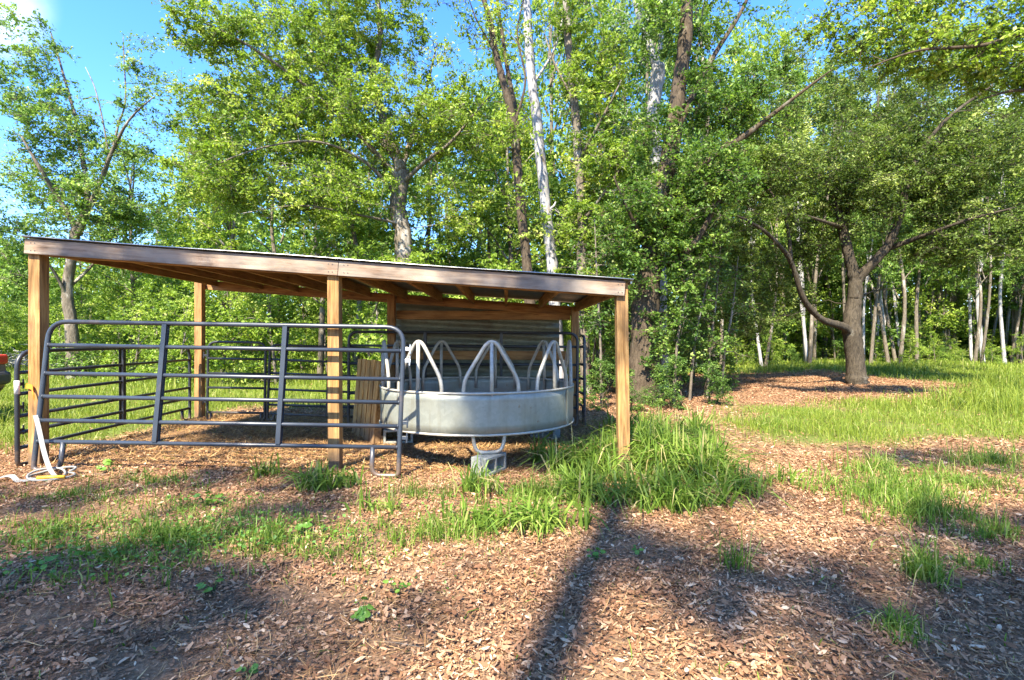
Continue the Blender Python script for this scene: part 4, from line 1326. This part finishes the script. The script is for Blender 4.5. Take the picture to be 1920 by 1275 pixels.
# far mass of the wood, one sheet of foliage many metres deep
rw = np.random.default_rng(91)
n = 130000
th = rw.uniform(-1.15, 1.15, n)
rad = rw.uniform(44, 66, n)
bumpy = 12.5 + 2.2 * np.sin(th * 9) + 1.5 * np.sin(th * 23 + 1)
zz = rw.uniform(0, 1, n) ** 1.15 * bumpy * np.where(th < -0.55, 0.62, 1.0)
zz = np.where(rw.uniform(0, 1, n) < 0.3, rw.uniform(0, 3.2, n), zz)
C = np.stack([rad * np.sin(th), rad * np.cos(th), zz + gh(rad * np.sin(th), rad * np.cos(th))], 1)
tn = np.clip(0.45 + 0.3 * np.sin(th * 60 + zz) * np.sin(zz * 1.3 + rad) + rw.normal(0, 0.2, n), 0, 1)
tag(link("distant_woods", leaves_mesh("distant_woods", C, rw.uniform(0.35, 0.8, n), 0.6, rw, 0.5, tint=tn), LEAF['lime']), kind='stuff')


# --- trees behind the camera, whose shade falls over the foreground
def shade_tree(base, h, limbs_top, blobs, seed, label, r=0.14):
    b = np.array([base[0], base[1], float(gh(*base))])
    limbs = [([b, b + (0.02, 0.05, h * 0.5), b + (0.0, 0.0, h)], [r * 1.25, r, r * 0.85])]
    top = b + (0, 0, h)
    for p in limbs_top:
        p = np.array(p, float)
        limbs.append(([top - (0, 0, 0.4), (top + p) / 2 + (0, 0, 0.3), p], [r * 0.5, r * 0.3, 0.02]))
    return make_tree("shade_tree", b, limbs, blobs, LEAF['olive'], M['bark_dark'], label, "trees behind the photographer", seed, per=60, leaf=0.12, clump_r=0.5)


def shadow_spot(x, y, h):
    """the point h metres up whose shadow falls at (x, y)"""
    t = h / math.sin(SUN_EL)
    return np.array([x, y, 0]) - np.array(SDIR) * t


def sb(x, y, h, rx, ry, rz, k):
    return (shadow_spot(x, y, h), (rx, ry, rz), k)


def sbz(x, y, z, h, rx, ry, rz, k):
    """leaves h metres up that shade the point (x, y, z)"""
    p = shadow_spot(x, y, h - z)
    p[2] = h
    return (p, (rx, ry, rz), k)


shade_tree((-2.88, -6.0), 13.4, [shadow_spot(1.6, 4.0, 15), shadow_spot(-1.2, 4.6, 15), shadow_spot(0.3, 5.6, 15)],
           [sb(1.05, 3.2, 10.0, 0.7, 0.4, 0.5, 15), sb(1.7, 2.8, 10.3, 0.7, 0.35, 0.5, 11), sb(-2.2, 2.5, 10.5, 1.2, 0.5, 0.6, 22), sb(-2.9, 3.3, 10.5, 0.8, 0.5, 0.6, 10),
            sbz(0.15, 5.6, 0.6, 9.5, 0.65, 0.35, 0.4, 46), sb(-1.2, 2.45, 10.5, 1.2, 0.4, 0.6, 15), sb(-2.3, 3.0, 10.5, 0.8, 0.3, 0.5, 9), sbz(-3.9, 5.3, 2.3, 9.5, 1.0, 0.4, 0.3, 26), sbz(0.2, 5.3, 2.1, 9.0, 0.6, 0.3, 0.3, 9)],
           41, "tree standing behind the camera whose trunk shadow crosses the foreground", 0.15)
shade_tree((-6.5, -4.5), 7.0, [shadow_spot(-3.5, 3.0, 9), shadow_spot(-4.5, 5.0, 10)],
           [sb(-3.6, 2.6, 10.0, 1.4, 0.8, 0.6, 22), sb(-4.3, 4.4, 10.0, 1.0, 0.4, 0.8, 15), sb(-1.9, 4.4, 10, 0.8, 0.3, 0.6, 9), sb(-2.6, 5.0, 9.0, 1.4, 0.25, 0.4, 14), sb(-2.2, 1.9, 10.0, 1.5, 0.5, 0.6, 16)],
           42, "leafy tree behind the camera shading the left foreground")
shade_tree((3.6, -4.0), 7.0, [shadow_spot(3.2, 3.2, 9), shadow_spot(4.5, 5.0, 10)],
           [sb(2.2, 2.4, 10.0, 1.0, 0.5, 0.6, 40), sb(2.9, 2.9, 10.0, 0.9, 0.4, 0.6, 22), sb(3.4, 3.6, 10.0, 1.1, 0.5, 0.7, 22), sb(2.0, 4.6, 10, 0.5, 0.3, 0.5, 8), sb(5.2, 6.0, 9.5, 1.3, 0.5, 0.6, 18), sb(2.1, 6.4, 9.0, 0.5, 0.3, 0.4, 7)],
           43, "leafy tree behind the camera shading the right foreground")


# ------------------------------------------------------------------ ground cover
def blades_mesh(name, X, Y, H, Wd, rng, lean=0.5, tint=None):
    n = len(X)
    base = np.stack([X, Y, gh(X, Y) - 0.01], 1)
    a = rng.uniform(0, 2 * math.pi, n)
    dirv = np.stack([np.cos(a), np.sin(a), np.zeros(n)], 1)
    b = rng.uniform(0, 2 * math.pi, n)
    side = np.stack([np.cos(b), np.sin(b), np.zeros(n)], 1)
    le = np.minimum(np.abs(rng.normal(0, lean, n)), 1.5)[:, None]
    H_ = H[:, None]
    up = np.array([0, 0, 1.0])
    p1 = base + up * H_ * 0.5 + dirv * H_ * le * 0.22
    p2 = base + up * H_ * 0.85 * np.maximum(0.35, 1 - 0.25 * le) + dirv * H_ * le * 0.6
    p3 = base + up * H_ * np.maximum(0.2, 1 - 0.5 * le) + dirv * H_ * le * 1.0
    w = Wd[:, None] / 2
    V = np.stack([base - side * w, base + side * w, p1 - side * w * 0.9, p1 + side * w * 0.9, p2 - side * w * 0.6, p2 + side * w * 0.6, p3], 1).reshape(-1, 3)
    o = np.arange(n)[:, None] * 7
    q = np.vstack([o + np.array([[0, 1, 3, 2]]), o + np.array([[2, 3, 5, 4]])])
    t = o + np.array([[4, 5, 6]])
    return np_mesh(name, V, q, t, tint=np.repeat(tint, 7))


rg = np.random.default_rng(55)


def patch(px, py, rx, ry, n, tuft=0):
    """points on the ground round the photograph pixel (px, py); rx, ry in metres"""
    x, y = ground_at(px, py)
    r = np.sqrt(rg.uniform(0, 1, n)); a = rg.uniform(0, 2 * math.pi, n)
    X, Y = x + rx * r * np.cos(a), y + ry * r * np.sin(a)
    if tuft:
        k = rg.integers(0, tuft, n)
        r2 = np.minimum(np.abs(rg.normal(0, 0.62, tuft)), 1.7); a2 = rg.uniform(0, 2 * math.pi, tuft)
        cx, cy = x + rx * r2 * np.cos(a2), y + ry * r2 * np.sin(a2)
        X = cx[k] + rg.normal(0, 0.045, n); Y = cy[k] + rg.normal(0, 0.045, n)
    return X, Y


# tall tussocks by the right post
tx, ty, thh = [], [], []
for (px, py, rx, ry, n, h, tf) in ((1120, 885, 0.45, 0.35, 560, 0.40, 20), (1230, 880, 0.45, 0.5, 900, 0.52, 30), (1310, 900, 0.34, 0.32, 600, 0.46, 24), (1240, 945, 0.42, 0.2, 470, 0.34, 24),
                                   (1180, 830, 0.5, 0.5, 460, 0.45, 16), (1290, 835, 0.5, 0.5, 520, 0.45, 18), (1385, 925, 0.2, 0.16, 110, 0.26, 8), (1090, 935, 0.35, 0.25, 330, 0.32, 16), (1010, 985, 0.35, 0.14, 330, 0.24, 18),
                                   (920, 990, 0.25, 0.12, 150, 0.20, 11), (1040, 880, 0.25, 0.2, 160, 0.30, 9), (880, 925, 0.25, 0.2, 110, 0.28, 7), (1450, 905, 0.3, 0.2, 50, 0.20, 7),
                                   (497, 893, 0.10, 0.06, 46, 0.20, 3), (590, 920, 0.16, 0.12, 130, 0.26, 8), (640, 915, 0.12, 0.1, 60, 0.22, 5), (700, 960, 0.2, 0.1, 40, 0.20, 5)):
    X, Y = patch(px, py, rx, ry, n, tf)
    tx.append(X); ty.append(Y); thh.append(0.88 * h * np.clip(rg.lognormal(0, 0.33, n), 0.4, 1.5))
tx, ty, thh = map(np.concatenate, (tx, ty, thh))
tag(link("tall_grass", blades_mesh("tall_grass", tx, ty, thh, rg.uniform(0.010, 0.026, len(tx)), rg, 1.25, np.clip(rg.normal(0.52, 0.2, len(tx)) + np.where(rg.uniform(0, 1, len(tx)) < 0.09, 0.45, 0), 0, 1)), M['grass']), kind='stuff')

# short growth: the weedy strip on the left, the strip on the right, scattered blades
tx, ty, thh = [], [], []
for (px, py, rx, ry, n, h, tf) in ((330, 1010, 1.0, 0.42, 1900, 0.075, 240), (500, 1010, 0.7, 0.35, 1000, 0.07, 150), (200, 1050, 0.6, 0.3, 560, 0.065, 90), (620, 1040, 0.5, 0.2, 260, 0.07, 50), (90, 1000, 0.5, 0.3, 380, 0.08, 50),
                                   (820, 1010, 0.4, 0.25, 500, 0.12, 26), (770, 930, 0.5, 0.3, 260, 0.10, 20),
                                   (1665, 930, 0.62, 0.42, 1250, 0.16, 120), (1650, 885, 0.55, 0.35, 520, 0.16, 60), (1730, 965, 0.4, 0.25, 700, 0.16, 55), (1860, 870, 0.9, 0.5, 900, 0.14, 80), (1735, 1080, 0.13, 0.1, 280, 0.15, 9),
                                   (1680, 1180, 0.1, 0.07, 140, 0.10, 6), (1385, 1065, 0.12, 0.12, 70, 0.16, 4), (1830, 1065, 0.15, 0.1, 130, 0.08, 6), (1500, 915, 0.4, 0.25, 90, 0.12, 14), (1790, 905, 1.1, 0.55, 1000, 0.12, 200), (1840, 1010, 0.5, 0.25, 160, 0.08, 50), (350, 960, 1.7, 0.7, 1000, 0.06, 300), (700, 1000, 1.2, 0.6, 420, 0.06, 150), (120, 1090, 0.6, 0.25, 160, 0.05, 60), (1000, 935, 0.5, 0.3, 500, 0.16, 24),
                                   (300, 905, 0.9, 0.3, 500, 0.07, 50), (130, 930, 0.6, 0.3, 600, 0.06, 40), (1440, 800, 0.6, 0.5, 400, 0.15, 24), (1860, 1000, 0.3, 0.2, 260, 0.09, 14)):
    X, Y = patch(px, py, rx, ry, n, tf)
    tx.append(X); ty.append(Y); thh.append(h * rg.lognormal(0, 0.35, n))
n = 2600
X = rg.uniform(-6, 7, n); Y = rg.uniform(1.6, 8, n)
tx.append(X); ty.append(Y); thh.append(0.05 * rg.lognormal(0, 0.4, n))
tx, ty, thh = map(np.concatenate, (tx, ty, thh))
tag(link("short_grass", blades_mesh("short_grass", tx, ty, thh, rg.uniform(0.004, 0.010, len(tx)), rg, 0.8, np.clip(rg.normal(0.5, 0.2, len(tx)) + np.where(rg.uniform(0, 1, len(tx)) < 0.12, 0.42, 0), 0, 1)), M['grass']), kind='stuff')

# pasture
n = 520000
Y = 5.5 + 34 * rg.uniform(0, 1, n) ** 1.35
X = rg.uniform(-1.15, 1.15, n) * Y
lm = lawn_mask(X, Y) * (0.55 + 0.45 * np.sin(2.3 * X + 1.1 * Y) * np.sin(1.7 * Y - X))
keep = rg.uniform(0, 1, n) < lm * np.clip(1.3 - Y / 60, 0.3, 1)
X, Y = X[keep], Y[keep]
tall = 1 + 1.5 * sstep(0, 2, X - 6.3 - 0.3 * (Y - 6)) * (1 - sstep(13, 15, Y))
H = (0.10 + 0.06 * np.sin(0.9 * X) * np.sin(1.3 * Y) + 0.0025 * Y) * tall * rg.lognormal(0, 0.35, len(X))
tag(link("pasture_grass", blades_mesh("pasture_grass", X, Y, H, np.clip(0.0009 * Y, 0.006, 0.03) * rg.uniform(0.7, 1.3, len(X)), rg, 0.7, np.clip(rg.normal(0.5, 0.22, len(X)), 0, 1)), M['lawn']), kind='stuff')
print("pasture blades", len(X))


# dead leaves
def litter_mesh(name, X, Y, L, rng, tint, lift=0.022, ratio=0.28):
    n = len(X)
    c = np.stack([X, Y, gh(X, Y) + rng.uniform(0.002, lift, n)], 1)
    a = rng.uniform(0, 2 * math.pi, n)
    tilt = rng.normal(0, 0.28, n)
    T = np.stack([np.cos(a) * np.cos(tilt), np.sin(a) * np.cos(tilt), np.sin(tilt)], 1)
    roll = rng.normal(0, 0.4, n)
    S0 = np.stack([-np.sin(a), np.cos(a), np.zeros(n)], 1)
    N0 = np.cross(T, S0)
    S = S0 * np.cos(roll)[:, None] + N0 * np.sin(roll)[:, None]
    N = np.cross(T, S)
    N = np.where(N[:, 2:3] < 0, -N, N)
    L = L[:, None]
    w = L * ratio * rng.uniform(0.6, 1.4, (n, 1)) / 2
    curl = L * rng.uniform(-0.06, 0.22, (n, 1))
    cup = w * rng.uniform(0.0, 0.7, (n, 1))
    f = lambda s, side, k: c + T * L * s + S * w * side + N * (curl * k + cup * abs(side))
    V = np.stack([f(-0.5, 0, 1), f(-0.2, 0.9, 0.2), f(-0.2, -0.9, 0.2), f(0.2, 0.8, 0.25), f(0.2, -0.8, 0.25), f(0.5, 0, 1.1)], 1).reshape(-1, 3)
    o = np.arange(n)[:, None] * 6
    q = o + np.array([[1, 2, 4, 3]])
    t = np.vstack([o + np.array([[0, 2, 1]]), o + np.array([[3, 4, 5]])])
    return np_mesh(name, V, q, t, tint=np.repeat(tint, 6))


rl = np.random.default_rng(66)
n = 520000
Y = np.sqrt(rl.uniform(1.3 ** 2, 6.5 ** 2, n)); X = rl.uniform(-1.25, 1.25, n) * np.maximum(Y, 2.5)
def wavy(X, Y, f, ph):
    return (np.sin(f * X + ph) * np.sin(1.23 * f * Y + 2 * ph) + np.sin(2.1 * f * X - 1.3 * f * Y + 3 * ph) * 0.6 + np.sin(3.7 * f * Y + 2.9 * f * X + ph) * 0.4) / 2.0


dens = 0.70 + 0.30 * wavy(X, Y, 1.9, 0.7) + 0.25 * wavy(X, Y, 6.0, 2.0)
for bx_, by_, br in [(*ground_at(75, 1160), 0.28), (*ground_at(550, 1115), 0.26), (*ground_at(300, 1255), 0.2), (*ground_at(760, 1200), 0.15), (*ground_at(1050, 1180), 0.16), (*ground_at(30, 960), 0.4), (*ground_at(1200, 1020), 0.22)]:
    dens = dens * (1 - 0.85 * np.exp(-(((X - bx_) / br) ** 2 + ((Y - by_) / (br * 0.6)) ** 2)))
dens = dens * (1 - 0.6 * ((X + 2.3) ** 2 / 2.2 + (Y - 3.7) ** 2 / 0.4 < 1)) * np.where((X < 1.0) & (X > -5) & (Y > 5.6), 0.45, 1)
keep = rl.uniform(0, 1, n) < dens
X, Y = X[keep], Y[keep]
small = rl.uniform(0, 1, len(X)) < 0.66
L = np.where(small, rl.uniform(0.008, 0.022, len(X)), 0.020 + 0.040 * rl.uniform(0, 1, len(X)) ** 2.0)
ti = np.clip(rl.normal(0.47, 0.2, len(X)) + 0.16 * wavy(X, Y, 2.6, 1.1) + np.where(rl.uniform(0, 1, len(X)) < 0.07, 0.35, 0), 0, 1)
tag(link("fallen_leaves", litter_mesh("fallen_leaves", X, Y, L, rl, ti, 0.024, 0.34), M['litter']), kind='stuff')
# needles and fine straw among the leaves
n = 60000
Y = np.sqrt(rl.uniform(1.3 ** 2, 7.0 ** 2, n)); X = rl.uniform(-1.25, 1.25, n) * np.maximum(Y, 2.5)
keep = rl.uniform(0, 1, n) < 0.5 + 0.5 * wavy(X, Y, 2.2, 4.0)
X, Y = X[keep], Y[keep]
tag(link("pine_straw", litter_mesh("pine_straw", X, Y, rl.uniform(0.04, 0.14, len(X)), rl, np.clip(rl.normal(0.5, 0.26, len(X)), 0, 1), 0.030, 0.028), M['straw']), kind='stuff')
# twigs
m = MB()
for i in range(420):
    y = math.sqrt(rl.uniform(1.6 ** 2, 6.5 ** 2)); x = rl.uniform(-1.2, 1.2) * max(y, 2.5)
    a_ = rl.uniform(0, 6.28); ln = rl.uniform(0.06, 0.30)
    dv = np.array([math.cos(a_), math.sin(a_), 0]) * ln
    p0 = np.array([x, y, float(gh(x, y)) + 0.018])
    pm = p0 + dv * 0.5 + rl.normal(0, 0.012, 3); pe = p0 + dv + np.array([0, 0, rl.uniform(-0.005, 0.03)])
    r_ = rl.uniform(0.0012, 0.0032)
    m.tube([p0, pm, pe], [r_, r_ * 0.8, r_ * 0.4], 5)
tag(m.build("fallen_twigs", M['bark_grey'], None, smooth=True), kind='stuff')
n = 260000
Y = np.sqrt(rl.uniform(6.5 ** 2, 22 ** 2, n)); X = rl.uniform(-1.1, 1.1, n) * Y
keep = (rl.uniform(0, 1, n) < 1 - lawn_mask(X, Y) * 0.97) & ~((X < 1.1) & (Y < 9) & (X > -5))
X, Y = X[keep], Y[keep]
tag(link("fallen_leaves", litter_mesh("fallen_leaves", X, Y, rl.uniform(0.035, 0.085, len(X)), rl, np.clip(rl.normal(0.46, 0.2, len(X)), 0, 1), 0.025), M['litter']), kind='stuff')
# straw and pine needles under the roof
n = 42000
X = rl.uniform(-5.2, 1.9, n); Y = 5.35 + 3.6 * rl.uniform(0, 1, n) ** 0.9
keep = rl.uniform(0, 1, n) < 0.65 + 0.35 * np.sin(1.7 * X + 1) * np.sin(2.1 * Y)
X, Y = X[keep], Y[keep]
tag(link("bedding_straw", litter_mesh("bedding_straw", X, Y, rl.uniform(0.06, 0.18, len(X)), rl, np.clip(rl.normal(0.5, 0.24, len(X)), 0, 1), 0.03, 0.05), M['straw']), kind='stuff')

# low round-leaved ground cover in the weedy strip
pts = [patch(px, py, rx, ry, int(n * 0.5)) for px, py, rx, ry, n in ((320, 1010, 0.9, 0.4, 1100), (520, 1000, 0.7, 0.35, 700), (200, 1060, 0.6, 0.3, 450), (400, 945, 0.4, 0.15, 240), (90, 1010, 0.4, 0.25, 220),
                                                          (600, 905, 0.35, 0.2, 360), (1060, 930, 0.5, 0.25, 260), (860, 960, 0.5, 0.3, 200), (1650, 900, 0.9, 0.5, 300), (700, 1080, 0.8, 0.4, 60), (250, 905, 0.8, 0.3, 120))]
X = np.concatenate([p[0] for p in pts]); Y = np.concatenate([p[1] for p in pts])
C = np.stack([X, Y, gh(X, Y) + rg.uniform(0.02, 0.08, len(X))], 1)
tag(link("ground_cover", leaves_mesh("ground_cover", C, rg.uniform(0.012, 0.038, len(X)), 0.8, rg, 1.3, 0.0, tint=np.clip(rg.normal(0.5, 0.22, len(X)), 0, 1)), M['weed']), kind='stuff')


# single broad-leaved weeds
def weed(px, py, nl, size, h, label, seed):
    rng = np.random.default_rng(seed)
    x, y = ground_at(px, py)
    z = float(gh(x, y))
    o = empty("weed_plant", (x, y, z), 0, label, "weed", "broad-leaved weeds in the litter")
    m = MB()
    V, Q, T = [], [], []
    k = 0
    for i in range(nl):
        a = rng.uniform(0, 6.28); r = rng.uniform(0.2, 1) * size * 1.6
        hh = h * rng.uniform(0.5, 1.1)
        tip = np.array([math.cos(a) * r, math.sin(a) * r, hh])
        m.tube([np.array([0, 0, -0.01]), tip * np.array([0.4, 0.4, 0.7]), tip], [0.0022, 0.0018, 0.001], 5)
        s = size * rng.uniform(0.6, 1.2)
        n_ = np.array([math.cos(a) * 0.35, math.sin(a) * 0.35, 1]) + rng.normal(0, 0.25, 3); n_ /= np.linalg.norm(n_)
        t = np.array([math.cos(a), math.sin(a), -0.2]); t -= n_ * np.dot(t, n_); t /= np.linalg.norm(t)
        b = np.cross(n_, t)
        ring = []
        for j in range(8):
            u = j / 8 * 2 * math.pi
            rr = s * 0.5 * (1 + 0.12 * math.cos(u) - (0.3 if j == 4 else 0))
            ring.append(tip + t * rr * math.cos(u) + b * rr * math.sin(u) * 0.9 + n_ * s * 0.08 * math.cos(2 * u))
        V += [tip] + ring
        for j in range(8):
            T.append([k, k + 1 + j, k + 1 + (j + 1) % 8])
        k += 9
    m.build("stem", M['weed'], o)
    link("leaves", np_mesh("leaves", np.array(V), None, np.array(T), tint=np.repeat(np.clip(rng.normal(0.65, 0.2, nl), 0, 1), 9)), M['weed'], o)


for i, (px, py, nl, s, h, lab) in enumerate((
        (680, 1160, 14, 0.045, 0.07, "bright round-leaved weed alone in the bare leaf litter of the foreground"),
        (745, 1120, 10, 0.04, 0.09, "small weed just behind the bright round-leaved one in the foreground litter"),
        (203, 887, 12, 0.07, 0.10, "leafy weed on the straw in front of the left part of the front tube panel"),
        (1118, 1050, 8, 0.04, 0.06, "small green weed in the sunlit litter in front of the tall grass"),
        (400, 1110, 8, 0.05, 0.06, "low weed at the lower edge of the weedy strip on the left"),
        (75, 1070, 8, 0.05, 0.06, "low weed at the left end of the weedy strip"),
        (572, 995, 7, 0.06, 0.06, "round-leaved weed at the right end of the weedy strip"),
        (385, 950, 16, 0.055, 0.10, "leafy green weed at the back of the weedy strip on the left"),
        (465, 1265, 6, 0.03, 0.04, "tiny seedling at the bottom edge of the picture"),
        (1195, 1040, 6, 0.035, 0.05, "small seedling beside the trunk's shadow in the foreground"))):
    weed(px, py, nl, s, h, lab, 200 + i)

# grey brush pile far left
rb = np.random.default_rng(5)
m = MB()
bx, by = ground_at(45, 690)
bz_ = float(gh(bx, by))
for i in range(150):
    p = np.array([rb.normal(0, 1.3), rb.normal(0, 0.6), abs(rb.normal(0.3, 0.35))])
    dv = rb.normal(0, 1, 3) * np.array([1, 0.6, 0.35]); dv /= np.linalg.norm(dv)
    ln = rb.uniform(0.5, 1.3)
    m.tube([p - dv * ln / 2, p + rb.normal(0, 0.05, 3), p + dv * ln / 2], [0.022, 0.018, 0.008], 5)
bo = m.build("brush_pile", M['bark_pale'], None, smooth=True)
bo.location = (bx, by, bz_)
tag(bo, kind='stuff')
